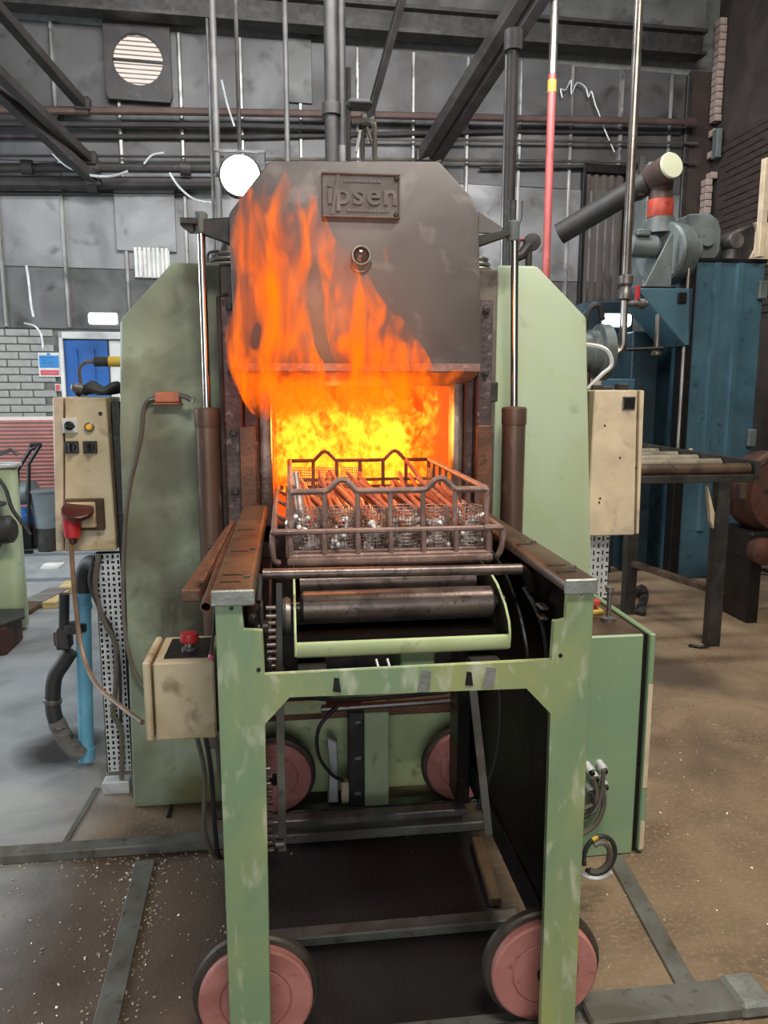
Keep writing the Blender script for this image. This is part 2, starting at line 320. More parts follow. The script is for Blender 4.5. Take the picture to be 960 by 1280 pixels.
# floor: bare grey concrete towards the left door, brown oil and scale dirt around the furnace
def floor_mat():
    m = bpy.data.materials.new('workshop_floor'); m.use_nodes = True; nt = m.node_tree; N = nt.nodes; L = nt.links
    b = N['Principled BSDF']
    tc = N.new('ShaderNodeTexCoord')
    def noise(sc, det=6, dist=.4):
        n = N.new('ShaderNodeTexNoise'); n.inputs['Scale'].default_value = sc; n.inputs['Detail'].default_value = det; n.inputs['Distortion'].default_value = dist
        L.new(tc.outputs['Object'], n.inputs['Vector']); return n.outputs['Fac']
    def mr(src, a, c, d=0.0, e=1.0):
        r = N.new('ShaderNodeMapRange'); r.inputs['From Min'].default_value = a; r.inputs['From Max'].default_value = c
        r.inputs['To Min'].default_value = d; r.inputs['To Max'].default_value = e; L.new(src, r.inputs['Value']); return r.outputs['Result']
    def mix(f, A, B):
        x = N.new('ShaderNodeMix'); x.data_type = 'RGBA'
        for k, v in (('A', A), ('B', B)):
            if isinstance(v, tuple): x.inputs[k].default_value = v
            else: L.new(v, x.inputs[k])
        L.new(f, x.inputs['Factor']); return x.outputs['Result']
    def add(a, b2, op='ADD'):
        x = N.new('ShaderNodeMath'); x.operation = op
        for i, v in enumerate((a, b2)):
            if isinstance(v, (int, float)): x.inputs[i].default_value = v
            else: L.new(v, x.inputs[i])
        return x.outputs[0]
    big, mid, fine = noise(.8), noise(3.2), noise(70, 3)
    sep = N.new('ShaderNodeSeparateXYZ'); L.new(tc.outputs['Object'], sep.inputs[0])
    conc = mix(mr(mid, .35, .65), srgb(150, 152, 152), srgb(120, 122, 122))
    dirt = mix(mr(mid, .36, .66), srgb(134, 114, 90), srgb(100, 82, 64))
    dirt = mix(mr(fine, .5, .8), dirt, srgb(146, 126, 100))
    dirt = mix(mr(big, .56, .66), dirt, srgb(76, 62, 50))
    # shade under the table painted into the floor colour, with oily black staining
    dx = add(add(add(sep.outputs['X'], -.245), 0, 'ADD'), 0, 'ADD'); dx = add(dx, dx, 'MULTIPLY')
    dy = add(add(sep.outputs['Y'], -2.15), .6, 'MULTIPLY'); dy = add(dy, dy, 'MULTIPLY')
    oil_shade = mr(add(add(dx, dy), add(mid, .18, 'MULTIPLY')), .22, .34, 1.0, 0.0)
    # front-left floor shade painted in as darker brown, up to the kerb
    left_shade = add(mr(add(sep.outputs['X'], add(mid, .1, 'MULTIPLY')), -.05, .1, 1.0, 0.0), mr(sep.outputs['Y'], 2.44, 2.46, 1.0, 0.0), 'MULTIPLY')
    dirt = mix(left_shade, dirt, mix(mr(mid, .36, .66), srgb(98, 82, 68), srgb(74, 58, 46)))
    dirt = mix(oil_shade, dirt, srgb(26, 22, 19))
    # oil puddle at the hose
    px_ = add(sep.outputs['X'], .98); px_ = add(px_, px_, 'MULTIPLY'); py_ = add(sep.outputs['Y'], -3.28); py_ = add(py_, py_, 'MULTIPLY')
    pud = mr(add(add(px_, py_), add(mid, .12, 'MULTIPLY')), .07, .12, 1.0, 0.0)
    # dirt lies around the furnace; it thins out towards the left gangway
    edge = add(add(sep.outputs['X'], add(big, -.5), 'ADD'), add(sep.outputs['Y'], -.16, 'MULTIPLY'), 'ADD')
    f = mr(edge, -1.42, -1.02)
    col = mix(pud, mix(f, conc, dirt), srgb(34, 28, 24))
    L.new(col, b.inputs['Base Color'])
    L.new(mr(mid, .3, .7, .5, .8), b.inputs['Roughness'])
    bp = N.new('ShaderNodeBump'); bp.inputs['Strength'].default_value = .2; bp.inputs['Distance'].default_value = .012
    L.new(add(fine, mid), bp.inputs['Height']); L.new(bp.outputs['Normal'], b.inputs['Normal'])
    return m
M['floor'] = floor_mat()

# ================================================================== THE SETTING
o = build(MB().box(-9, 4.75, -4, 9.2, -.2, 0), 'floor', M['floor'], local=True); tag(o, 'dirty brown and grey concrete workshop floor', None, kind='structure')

WR = wat(888, 200); CORNER = (WR - W0).dot(WU)
wall = build(MB().box(-4.5, CORNER + .3, 0, .3, 0, 5.9), 'wall_back', M['mortar'], local=True)
wall.location = W0; wall.rotation_euler.z = WA
tag(wall, 'sooty metal clad rear wall above grey brickwork', None, kind='structure')
# in the wall's own frame: u along it, -y towards the camera
def sheet(u0, u1, z0, z1, th, mat, name='cladding_sheet'):
    o = build(MB().box(u0 + .004, u1 - .004, -th, 0.01, z0, z1, .004), name, mat, wall, local=True)
    o.rotation_euler = (RND.uniform(-.004, .004), 0, 0); return o
u = -4.125; k = 0
uz = lambda x, y: wuz(x, y)
while u < CORNER - .1:
    u1 = min(u + .585, CORNER)
    sheet(u, u1, 3.70, 4.96, .016 + .006 * (k % 2), M['wall_sheet_soot'])
    sheet(u, u1, 2.72, 3.695, .022 + .006 * (k % 2), M['wall_sheet'])
    sheet(u, u1, 2.13, 2.715, .03 + .006 * (k % 2), M['wall_sheet_dark'])
    s = build(MB().prism([(u - .026, 0), (u - .016, -.05), (u + .016, -.05), (u + .026, 0)], 'z', 2.14, 4.95, .006), 'seam_strip', M['seam'], wall, local=True)
    u = u1; k += 1
# loose patches fixed over the sheets
for a, b_, m, nm in (((147, 314), (218, 232), M['wall_sheet'], 'patch_sheet'), ((358, 130), (388, 20), M['wall_sheet_dark'], 'patch_sheet')):
    ua, za = uz(*a); ub, zb = uz(*b_)
    build(MB().box(ua, ub, -.06, -.02, za, zb, .004), nm, m, wall, local=True)
ua, za = uz(170, 348); ub, zb = uz(212, 312)
mb = MB()
for i in range(8):
    w = (ub - ua) / 8; mb.box(ua + i * w, ua + (i + .7) * w, -.075 - .012 * (i % 2), -.04, za, zb, .004)
mb.box(ua, ub, -.06, -.03, za, zb)
build(mb, 'translucent_patch', M['white'], wall, local=True)

# grey painted bricks of the lower wall, each one a brick
bw, bh, g = .225, .075, .010
bme = bpy.data.meshes.new('brick'); t = MB(); t.box(-bw / 2 + g / 2, bw / 2 - g / 2, -.018, .01, 0, bh - g, .004); bmesh.ops.recalc_face_normals(t.bm, faces=t.bm.faces[:]); t.bm.to_mesh(bme); t.bm.free(); bme.materials.append(M['brick'])
ud0 = uz(82, 460)[0]; ud1 = ud0 + .86
row = 0; z = 1.155
while z < 2.10:
    u = -1.52 + (bw / 2 if row % 2 else 0)
    while u < 2.2:
        if not (ud0 - .16 < u < ud1 + .16): share('brick', bme, wall, (u, RND.uniform(-.004, .004), z))
        u += bw
    z += bh; row += 1

# doorway with its blue leaf
door = build(MB().box(ud0 - .04, ud0, -.06, .02, 0, 2.10, .006).box(ud1, ud1 + .07, -.06, .02, 0, 2.10, .006).box(ud0 - .04, ud1 + .07, -.06, .02, 2.03, 2.10, .006), 'door_1', M['white'], local=True)
door.location = W0; door.rotation_euler.z = WA
tag(door, 'blue door in a white frame in the rear brick wall', None, kind='structure')
build(MB().box(ud0 + .005, ud0 + .42, -.035, -.005, .02, 2.02, .004), 'door_leaf', M['door_blue'], door, local=True)
build(MB().box(ud0 + .10, ud0 + .125, -.05, -.03, .4, 1.93, .003).box(ud0 + .27, ud0 + .29, -.05, -.03, .4, 1.93, .003), 'rail_moulding', M['door_blue'], door, local=True)
build(MB().box(ud0 + .43, ud1 - .005, -.02, .0, .02, 2.02, .004), 'side_panel', M['white'], door, local=True)
build(MB().cyl((ud0 + .13, -.08, .95), (ud0 + .13, -.08, 1.5), .012), 'pull_handle', M['steel'], door, local=True)

# right hand wall of dark brick with a pale broken corner
RX = (W0 + WU * CORNER).x; RY = (W0 + WU * CORNER).y
wr = build(MB().box(RX, RX + .3, -1, RY + .1, 0, 5.9), 'wall_right', M['mortar_dark'], local=True)
tag(wr, 'dark brick side wall on the right', None, kind='structure')
b2 = bpy.data.meshes.new('brick'); t = MB(); t.box(-.014, .01, -bw / 2 + g / 2, bw / 2 - g / 2, 0, bh - g, .004); bmesh.ops.recalc_face_normals(t.bm, faces=t.bm.faces[:]); t.bm.to_mesh(b2); t.bm.free(); b2.materials.append(M['brick_dark'])
n = 0; z = 2.30; row = 0
while z < 4.2:
    y = RY - .35 - (bw / 2 if row % 2 else 0)
    while y > RY - 2.6 and n < 290:
        if RND.random() > .03: share('brick', b2, wr, (RX + RND.uniform(-.004, .006), y, z)); n += 1
        y -= bw
    z += bh; row += 1
quoin = MB()
qm = bpy.data.meshes.new('quoin_brick'); t = MB(); t.box(-.035, .045, -.05, .06, 0, bh - g * .6, .004); bmesh.ops.recalc_face_normals(t.bm, faces=t.bm.faces[:]); t.bm.to_mesh(qm); t.bm.free(); qm.materials.append(M['brick_pale'])
z = 2.5; k = 0
qp = wat(876, 300, .1)
while z < 5.5:
    if z < 3.85 or z > 4.45 or k % 3 == 0:
        share('quoin_brick', qm, wr, (qp.x + .05 * (1 if 3.85 < z else 0) + RND.uniform(-.004, .004), qp.y - .05, z), (0, 0, RND.uniform(-.03, .03)))
    z += bh; k += 1
# dark pier between the cladding and the corner
u1, _ = uz(855, 200)
build(MB().box(u1, CORNER, -.05, .0, 2.2, 5.0), 'corner_pier', M['brick_dark'], wall, local=True)
build(MB().box(u1 - .05, u1, -.075, .0, 2.2, 4.95, .006), 'corner_angle', M['dark_steel'], wall, local=True)

o = build(MB().box(-9, 4.75, -4, 9.2, 5.9, 6.0), 'ceiling', M['dark_steel'], local=True); tag(o, 'dark sheet metal workshop roof', None, kind='structure')
# steel beam along the wall top
p0 = wat(0, 20, .28); p1 = wat(880, 20, .28)
zb = (wat(480, 8, .28)).z
mb = MB()
for (h0, h1, w) in ((0, .035, .20), (.035, .22, .03), (.22, .255, .20)):
    mb.bar((p0.x - .6, p0.y - .04, 4.93 + (h0 + h1) / 2), (p1.x, p1.y, 5.03 + (h0 + h1) / 2), w, h1 - h0)
o = build(mb, 'trim_1', M['dark_steel']); tag(o, 'dark steel beam across the top of the rear wall', None, kind='structure')
mb = MB().bar((p0.x - .6, p0.y + .1, 5.45), (p1.x, p1.y + .1, 5.5), .25, .5)
o = build(mb, 'trim_2', M['wall_sheet_dark']); tag(o, 'dark fascia panel above the roof beam', None, kind='structure')

# ================================================================== REAR WALL: pipes, braces, lamps
def hpipe(pts, r, mat, label, off=.14, flange=None, n=10):
    P = [wat(x, y, off) for x, y in pts]
    if flange:
        root = thing('wall_pipe', label, 'pipe', P[0], 'pipes along the rear wall')
        build(MB().tube(P, r, n), 'pipe_run', mat, root)
        for x, y in flange:
            p = wat(x, y, off); build(MB().cyl(p - WU * .05, p + WU * .05, r * 1.6, n=12), 'coupling', mat, root)
        return root
    return tag(build(MB().tube(P, r, n), 'wall_pipe', mat), label, 'pipe', 'pipes along the rear wall')
hpipe([(-300, 136), (200, 139), (430, 143), (640, 148), (866, 153)], .036, M['pipe_brown'], 'brown pipe with a flange, highest of the horizontal wall pipes', .2, [(104, 137), (410, 143), (862, 153)])
hpipe([(-300, 153), (300, 157), (430, 161)], .028, M['pipe_dark'], 'dark thin pipe just under the highest brown wall pipe, left side', .12)
hpipe([(-300, 168), (300, 172), (640, 164), (850, 166)], .026, M['pipe_dark'], 'dark pipe close to the wall, under the highest pipes', .05)
hpipe([(-300, 193), (280, 196)], .012, M['pipe_dark'], 'hair-thin dark conduit above the two heavy black pipes on the left', .1)
hpipe([(-300, 209), (140, 210), (290, 211)], .042, M['pipe_dark'], 'heavy black pipe with a coupling, upper of the two low left pipes', .22, [(34, 209), (118, 210), (232, 211)])
hpipe([(-300, 226), (140, 229), (290, 229)], .060, M['pipe_dark'], 'thickest black pipe, lowest on the left part of the wall', .14, [(115, 228)])
hpipe([(-300, 240), (240, 243)], .022, M['pipe_dark'], 'thin dark pipe beneath the thickest black wall pipe', .04)
hpipe([(330, 199), (480, 199), (640, 201), (870, 203)], .016, M['pipe_steel'], 'thin bright pipe, lowest of those behind the furnace door', .12)
hpipe([(440, 174), (640, 176), (872, 179)], .014, M['pipe_steel'], 'thin bright pipe in the middle of the right wall pipes', .12)
hpipe([(600, 210), (770, 208), (840, 205)], .016, M['pipe_dark'], 'short dark pipe right of the furnace under the bright pipes', .08)
hpipe([(280, 24), (480, 30), (620, 37), (855, 46)], .030, M['pipe_brown'], 'rust-edged brown pipe just under the roof beam', .16)

def vthing(name, pts, r, mat, label, Y=None, off=.16, cat='pipe', n=10, fit=()):
    P = [(at(x, y, Y) if Y else wat(x, y, off)) for x, y in pts]
    if not fit: return tag(build(MB().tube(P, r, n), name, mat), label, cat)
    root = thing(name, label, cat, P[-1]); build(MB().tube(P, r, n), 'pipe_run', mat, root)
    for (nm, x, y, rr, h, mt) in fit:
        p = at(x, y, Y) if Y else wat(x, y, off)
        build(MB().cyl(p - V((0, 0, h / 2)), p + V((0, 0, h / 2)), rr, n=14), nm, mt, root)
    return root
def vp(x, y, Y, z0, z1):              # truly vertical run through one measured point
    p = at(x, y, Y); return V((p.x, Y, z0)), V((p.x, Y, z1))
def vpipe(name, x, y, Y, z0, z1, r, mat, label, fit=(), n=12):
    a, b = vp(x, y, Y, z0, z1); root = thing(name, label, 'pipe', a)
    build(MB().cyl(a, b, r, n=n), 'pipe_run', mat, root)
    for nm, z, rr, h, mt in fit: build(MB().cyl((a.x, Y, z - h / 2), (a.x, Y, z + h / 2), rr, n=16), nm, mt, root)
    return root
vpipe('drop_pipe', 414, 100, 6.6, 1.9, 5.6, .055, M['pipe_dark'], 'thick dark vertical pipe behind the furnace, left of the pair', [('coupling', 3.75, .075, .09, M['pipe_dark'])])
vpipe('drop_pipe', 426, 100, 6.7, 1.9, 5.6, .040, M['pipe_dark'], 'dark grey vertical pipe right against the thick dark one behind the furnace', [('sleeve', 3.25,   .055, .5, M['pipe_grey'])])
vpipe('drop_pipe', 640, 120, 5.2, 1.9, 3.75, .038, M['pipe_dark'], 'dark vertical pipe rising beside the right lifting rod of the door', [('elbow_cap', 3.74, .06, .12, M['pipe_dark'])])
vpipe('drop_pipe', 634, 120, 5.25, 1.9, 3.7, .022, M['pipe_steel'], 'slim bright pipe hugging the dark pipe beside the right lifting rod')
vpipe('red_pipe', 687, 200, 7.0, .0, 5.8, .036, M['pipe_red'], 'faded red vertical pipe with a yellow band right of the furnace', [('yellow_band', 4.15, .039, .10, M['yellow']), ('bare_top', 4.85, .037, 1.2, M['pipe_steel'])])
vpipe('drop_pipe', 270, 150, 7.4, 2.3, 5.9, .03, M['pipe_grey'], 'grey vertical pipe on the wall left of the white floodlight')
vpipe('drop_pipe', 263, 150, 7.5, 0, 4.75, .014, M['pipe_grey'], 'slim grey conduit beside the grey pipe left of the floodlight')
vpipe('drop_pipe', 357, 60, 7.6, 3.2, 5.9, .024, M['pipe_grey'], 'short grey conduit at the top, left of the thick dark pipe')
# bright supply pipe with valve fittings in front of the blue machine
P = [at(800, -20, 5.2)]; P = [V((P[0].x, 5.2, 5.0)), V((P[0].x, 5.2, 1.98))]
root = thing('gas_supply_pipe', 'bright steel supply pipe running down to the burner flange at right', 'pipe', (P[1].x, 5.2, 1.6))
x0 = P[0].x
build(MB().cyl(P[0], (x0, 5.2, 2.3), .030), 'pipe_run', M['pipe_steel'], root)
build(MB().lathe([(.03, 0), (.045, .01), (.045, .07), (.035, .09), (.05, .11), (.05, .16), (.03, .17)], (x0, 5.2, 2.14), 'z'), 'union', M['steel'], root)
build(MB().tube(smoothpath([(x0, 5.2, 2.16), (x0, 5.2, 1.95), (x0, 5.2, 1.84), (x0 - .04, 5.2, 1.79), (x0 - .12, 5.2, 1.79), (x0 - .24, 5.2, 1.79)]), .026, 10), 'elbow_run', M['pipe_steel'], root)
build(MB().cyl((x0, 5.2, 2.12), (x0 + .16, 5.2, 2.12), .022).lathe([(.035, 0), (.035, .04)], (x0 + .1, 5.2, 2.12), 'x'), 'branch', M['steel'], root)
build(MB().tube([(x0 + .02, 5.19, 1.81), (x0 + .28, 5.16, 1.82)], .012, 8), 'valve_lever', M['black'], root)
build(MB().cyl((x0 + .25, 5.2, 1.80), (x0 + .25, 5.2, 2.05), .018).lathe([(.03, 0), (.036, .01), (.02, .04)], (x0 + .25, 5.2, 1.77), 'z'), 'drain_leg', M['pipe_steel'], root)

# diagonal roof braces
def brace(a, b, w, offa, offb, label, g):
    pa, pb = wat(*a, offa), wat(*b, offb)
    pa = pb + (pa - pb) * max(1.0, (5.88 - pb.z) / (pa.z - pb.z))      # up to the roof
    root = thing('roof_brace', label, 'brace', pb, g)
    build(MB().bar(pa, pb, w, w * .8, .006), 'strut', M['pipe_dark'], root)
    build(MB().box(pb.x - .07, pb.x + .07, pb.y - .05, pb.y + .05, pb.z - .05, pb.z + .07, .012), 'end_bracket', M['pipe_dark'], root)
brace((-10, 2), (104, 132), .10, 1.2, .22, 'dark diagonal strut in the top left corner, uppermost of three', 'diagonal roof struts')
brace((-20, 74), (112, 200), .10, 1.3, .26, 'dark diagonal strut on the left, upper of the close pair', 'diagonal roof struts')
brace((-20, 98), (118, 226), .11, 1.0, .2, 'dark diagonal strut on the left, lower of the close pair', 'diagonal roof struts')
brace((652, -5), (528, 196), .13, 1.6, .4, 'dark diagonal strut above the furnace, left of the right pair', 'diagonal roof struts')
brace((668, 10), (543, 199), .13, 1.5, .3, 'dark diagonal strut above the furnace, right of the right pair', 'diagonal roof struts')
brace((505, -10), (460, 152), .07, .9, .25, 'slim dark diagonal strut between the vertical pipes and the right pair', 'diagonal roof struts')

# fittings on top behind the door: tap pipes
p = lambda x, y: at(x, y, 4.6)
root = thing('burner_pipework', 'small bright bent pipes with a T handle above the furnace door', 'pipework', p(450, 205))
build(MB().tube(smoothpath([p(440, 152), p(458, 151), p(466, 154), p(468, 162), p(468, 205), V((p(468, 205).x, 4.6, 1.93))], 4), .016, 8), 'bent_pipe', M['pipe_steel'], root)
build(MB().tube([p(453, 205), p(453, 165), p(458, 160), p(464, 178)], .014, 8), 'bent_pipe', M['pipe_steel'], root)
build(MB().tube([p(445, 190), p(451, 163)], .01, 8), 'lever', M['white_metal'], root)
build(MB().tube([p(435, 205), p(435, 85)], .016, 8), 'stem', M['pipe_dark'], root)
build(MB().box(p(432, 0).x, p(465, 0).x, 4.55, 4.65, p(0, 117).z, p(0, 105).z, .02), 'tee_handle', M['pipe_dark'], root)

# wall vent
c = wat(173, 77, .05); cu, cz = uz(173, 77)
vent = thing('wall_vent', 'square dark wall fan with round louvred opening showing daylight', 'vent', (c.x, c.y, c.z - .42), rz=WA)
def vl(mb, name, m, par=None): return build(mb, name, m, par or vent, local=True)
S = .305; r = .232
mb = MB()
ring_o, ring_i = [], []
N_ = 48
for k in range(N_):
    a = 2 * math.pi * k / N_; ca, sa = math.cos(a), math.sin(a)
    q = min(S / max(abs(ca), 1e-6), .37 / max(abs(sa), 1e-6)); ring_o.append((ca * q, sa * q)); ring_i.append((ca * r, sa * r))
loops = [[V((x, y, zz + .42)) for x, zz in L_] for L_, y in ((ring_i, .04), (ring_o, .04), (ring_o, -.06), (ring_i, -.06))]
mb.rings(loops, closed=True); vl(mb, 'frame', M['pipe_dark'])
vl(MB().lathe([(r * .99, 0), (r * .99, .01)], (0, -.004, .42), 'y', 32), 'daylight_pane', M['daylight'])
for k in range(11):
    zz = -r + .03 + k * (2 * r - .05) / 10; hw = math.sqrt(max(r * r - zz * zz, .0009))
    vl(MB().bar((-hw, -.022, .42 + zz), (hw, -.022, .42 + zz), .012, .008), 'louvre_blade', M['pipe_grey'])
vl(MB().bar((-r, -.042, .42 - .01), (r, -.042, .42 - .012), .03, .022), 'cross_bar', M['black'])

# floodlight
c = at(300, 219, 5.6)
root = thing('floodlight', 'glaring round white floodlight left of the furnace door', 'lamp', (c.x, c.y, c.z - .16))
build(MB().lathe([(.135, 0), (.15, .03), (.11, .10), (.05, .16)], (c.x, c.y + .005, c.z), 'y', 24), 'housing', M['dark_steel'], root)
build(MB().lathe([(.02, -.03), (.09, -.02), (.13, .0), (.13, .012)], (c.x, c.y, c.z), 'y', 24), 'lens', M['lamp_flood'], root)
build(MB().tube([(c.x - .16, c.y + .06, c.z), (c.x - .17, c.y + .06, c.z + .17), (c.x + .17, c.y + .06, c.z + .17), (c.x + .16, c.y + .06, c.z)], .012, 6), 'yoke', M['dark_steel'], root)
build(MB().cyl((c.x, c.y + .06, c.z + .17), (c.x, c.y + .06, 5.9), .014, n=8), 'hanger', M['dark_steel'], root)
l = bpy.data.lights.new('floodlight_beam', 'SPOT'); l.energy = 60; l.color = (.85, .94, 1); l.spot_size = rad(140); l.shadow_soft_size = .13
lo = bpy.data.objects.new('floodlight_beam', l); COL.objects.link(lo); lo.parent = root; lo.location = (0, -.06, .16); lo.rotation_euler = (rad(70), 0, 0)

def batten(x0, x1, yy, off, label, Y=None):
    a = at(x0, yy, Y) if Y else wat(x0, yy, off); b = at(x1, yy, Y) if Y else wat(x1, yy, off)
    h = .05
    root = thing('batten_light', label, 'lamp', (a.x, a.y, a.z - .06), 'lit batten lights')
    build(MB().box(a.x, b.x, a.y + .02, a.y + .07, a.z - .06, a.z + .06, .01), 'housing', M['white'], root)
    build(MB().box(a.x + .005, b.x - .005, a.y - .03, a.y + .02, a.z - h, a.z + h, .02, 2), 'diffuser', M['lamp_cool'], root)
batten(110, 147, 398, .3, 'lit batten light on the rear wall beside the left green panel')
batten(755, 789, 400, 0, 'lit batten light behind the bright supply pipe at right', 6.4)

# notice boards
def board(x0, y0, x1, y1, parts, label, name='notice_sign'):
    ua, za = uz(x0, y1); ub, zb = uz(x1, y0); c0 = W0 + WU * ua
    root = thing(name, label, 'sign', (c0.x, c0.y, za), rz=WA)
    w, h = ub - ua, zb - za
    build(MB().box(0, w, -.034, -.02, 0, h, .003), 'plate', M['white'], root, local=True)
    for nm, fx0, fx1, fz0, fz1, m in parts:
        build(MB().box(w * fx0, w * fx1, -.0385, -.033, h * fz0, h * fz1), nm, m, root, local=True)
blue_s = pm('sign_blue', srgb(52, 124, 186), rough=.4, bump=0); red_s = pm('sign_red', srgb(196, 84, 88), rough=.4, bump=0)
board(50, 441, 75, 471, [('blue_field', .06, .94, .38, .88, blue_s), ('red_field', .08, .92, .07, .28, red_s),
      ('mandatory_mark', .42, .58, .90, .98, blue_s)] + [('text_line', .2, .8 - .1 * (i % 2), .78 - i * .11, .81 - i * .11, M['white']) for i in range(4)] + [('text_line', .2, .8, .16, .19, M['white'])],
      'white notice with blue and red fields on the grey bricks by the blue door')
board(70, 480, 80, 489, [('red_field', .1, .55, .1, .9, red_s)], 'tiny red and white label on the bricks beneath the blue notice')

# slatted red screen at the wall foot
ua, za = uz(-40, 640); ub, zb = uz(78, 520); c0 = W0 + WU * ua + WN * .14
root = thing('slatted_screen', 'red slatted screen with pale gaps standing against the grey bricks', 'screen', (c0.x, c0.y, .0), rz=WA)
W_ = ub - ua
build(MB().box(0, W_, .02, .05, .0, zb), 'backing', M['slat_white'], root, local=True)
mb = MB(); z = .05
while z < zb - .02: mb.box(0, W_, -.012, .022, z, z + .024, .003); z += .0385
build(mb, 'slats', M['slat_red'], root, local=True)['kind'] = 'stuff'
build(MB().box(-.03, 0, -.02, .06, 0, zb + .02).box(W_, W_ + .03, -.02, .06, 0, zb + .02), 'frame', M['dark_steel'], root, local=True)

# cables hung on the wall
def cable(pts, r, mat, label, k=5, n=6, cat='cable', name='cable', grp=None):
    return tag(build(MB().tube(smoothpath(pts, k), r, n), name, mat), label, cat, grp)
W = lambda x, y, o=.3: wat(x, y, o)
cable([W(66, 192), W(84, 208), W(112, 219), W(140, 220), W(160, 214)], .012, M['white_metal'], 'pale cable looped under the black wall pipes near the strut ends')
cable([W(180, 205), W(190, 194), W(205, 191)], .01, M['white_metal'], 'short pale cable hooked over the black wall pipes under the vent')
cable([W(212, 216), W(225, 235), W(245, 250), W(272, 254)], .011, M['white_metal'], 'pale cable drooping from the pipes towards the floodlight')
cable([W(277, 100), W(284, 130), W(293, 158)], .01, M['white_metal'], 'pale wire slanting down above the floodlight')
cable([W(33, 332, .12), W(36, 352, .12), W(39, 380, .12), W(42, 396, .12)], .012, M['white_metal'], 'pale wire hanging on the dark sheets at far left')
cable([W(30, 404, .12), W(44, 408, .12), W(52, 420, .12), W(54, 436, .12)], .01, M['white_metal'], 'thin cable leading to the blue and red notice')
rr = random.Random(3); pts = [W(703, 122, .1)]
for i in range(9): pts.append(W(703 + i * 5 + rr.uniform(-4, 4), 112 + rr.uniform(-14, 10) + (i > 5) * 12, .1))
pts += [W(748, 140, .1), W(755, 160, .1), W(768, 190, .1)]
cable(pts, .008, M['white_metal'], 'tangled pale wire on the dark sheets at upper right', 3)

# dark corrugated shutter door in the right of the wall
ua, za = uz(722, 400); ub, zb = uz(778, 216)
dr = thing('shutter_door', 'rusty brown corrugated shutter in a black frame at right', 'shutter', W0 + WU * ua + WN * .03, rz=WA)
mb = MB(); n_ = 5; w = (ub - ua) / n_
for i in range(n_):
    mb.prism([(i * w, 0), (i * w + w * .2, -.035), (i * w + w * .6, -.035), (i * w + w * .8, 0)], 'z', .0, zb - .05, 0)
mb.box(0, ub - ua, -.004, .01, 0, zb)
build(mb, 'corrugated_sheet', M['shutter'], dr, local=True)
build(MB().box(-.03, ub - ua + .1, -.07, .02, zb - .04, zb + .05, .006).box(ub - ua, ub - ua + .1, -.07, .02, 0, zb, .006).box(-.04, 0, -.07, .02, 0, zb, .006), 'frame', M['black'], dr, local=True)

# ================================================================== THE FURNACE
CX = .25
fur = thing('furnace', 'green heat treatment furnace with open glowing mouth and tall side panels', 'furnace', (CX, 3.0, 0))
build(MB().prism([(-.60, .0), (-.574, 1.40), (-.556, 1.775), (-.375, 1.966), (-.217, 1.966), (-.217, .0)], 'y', 2.75, 3.7, .012, 2), 'side_panel', M['green_panel'], fur)['label'] = 'sooty green side panel, left'
build(MB().prism([(.747, .0), (.747, 1.978), (.893, 1.978), (1.085, 1.80), (1.135, .95), (1.15, .0)], 'y', 2.75, 3.7, .012, 2), 'side_panel', M['green_panel_clean'], fur)['label'] = 'clean pale green side panel, right'
build(MB().box(-.217, -.105, 2.74, 2.80, .55, 1.955, .004), 'front_plate', M['soot_panel'], fur)
build(MB().box(.645, .747, 2.74, 2.80, .55, 1.96, .004), 'front_plate', M['soot_panel'], fur)
# door guides with bolts
for xa, xb in ((-.212, -.150), (.655, .706)):
    gd = build(MB().box(xa, xb, 2.64, 2.74, .95, 1.85, .005), 'door_guide', M['jamb'], fur)
    for z in (1.81, 1.60, 1.40, 1.2):
        xm = (xa + xb) / 2
        build(MB().lathe([(.014, 0), (.014, -.010), (.008, -.012), (.008, -.02)], (xm, 2.64, z), 'y', 6), 'bolt', M['dark_steel'], gd)
build(MB().box(.706, .735, 2.66, 2.74, 1.50, 1.57, .004), 'stop_lug', M['dark_steel'], fur)
build(MB().tube([(-.215, 2.62, .95), (-.215, 2.62, 1.84), (-.185, 2.62, 1.85)], .008, 8), 'guide_wire', M['dark_steel'], fur)
# jambs and sill of the mouth
build(MB().box(-.150, -.100, 2.68, 2.80, .9, 1.60, .006), 'jamb', M['jamb'], fur)
build(MB().box(-.100, -.056, 2.70, 2.80, 1.0, 1.58, .01, 2), 'jamb_edge', M['jamb2'], fur)
build(MB().box(.622, .655, 2.68, 2.80, .9, 1.60, .006), 'jamb', M['jamb'], fur)
build(MB().box(.586, .622, 2.70, 2.80, 1.0, 1.58, .01, 2), 'jamb_edge', M['jamb2'], fur)
build(MB().box(-.15, .655, 2.70, 2.82, .95, 1.075, .006), 'sill', M['jamb'], fur)
build(MB().box(-.17, .66, 2.745, 2.80, 1.555, 1.96, .0), 'lintel', M['jamb'], fur)
# orange-hot splash plates beside the mouth
for xa in (-.150, .665):
    build(MB().box(xa - .012, xa + .042, 2.615, 2.635, 1.0, 1.42, .003), 'heat_shield', M['rust_bar'], fur)
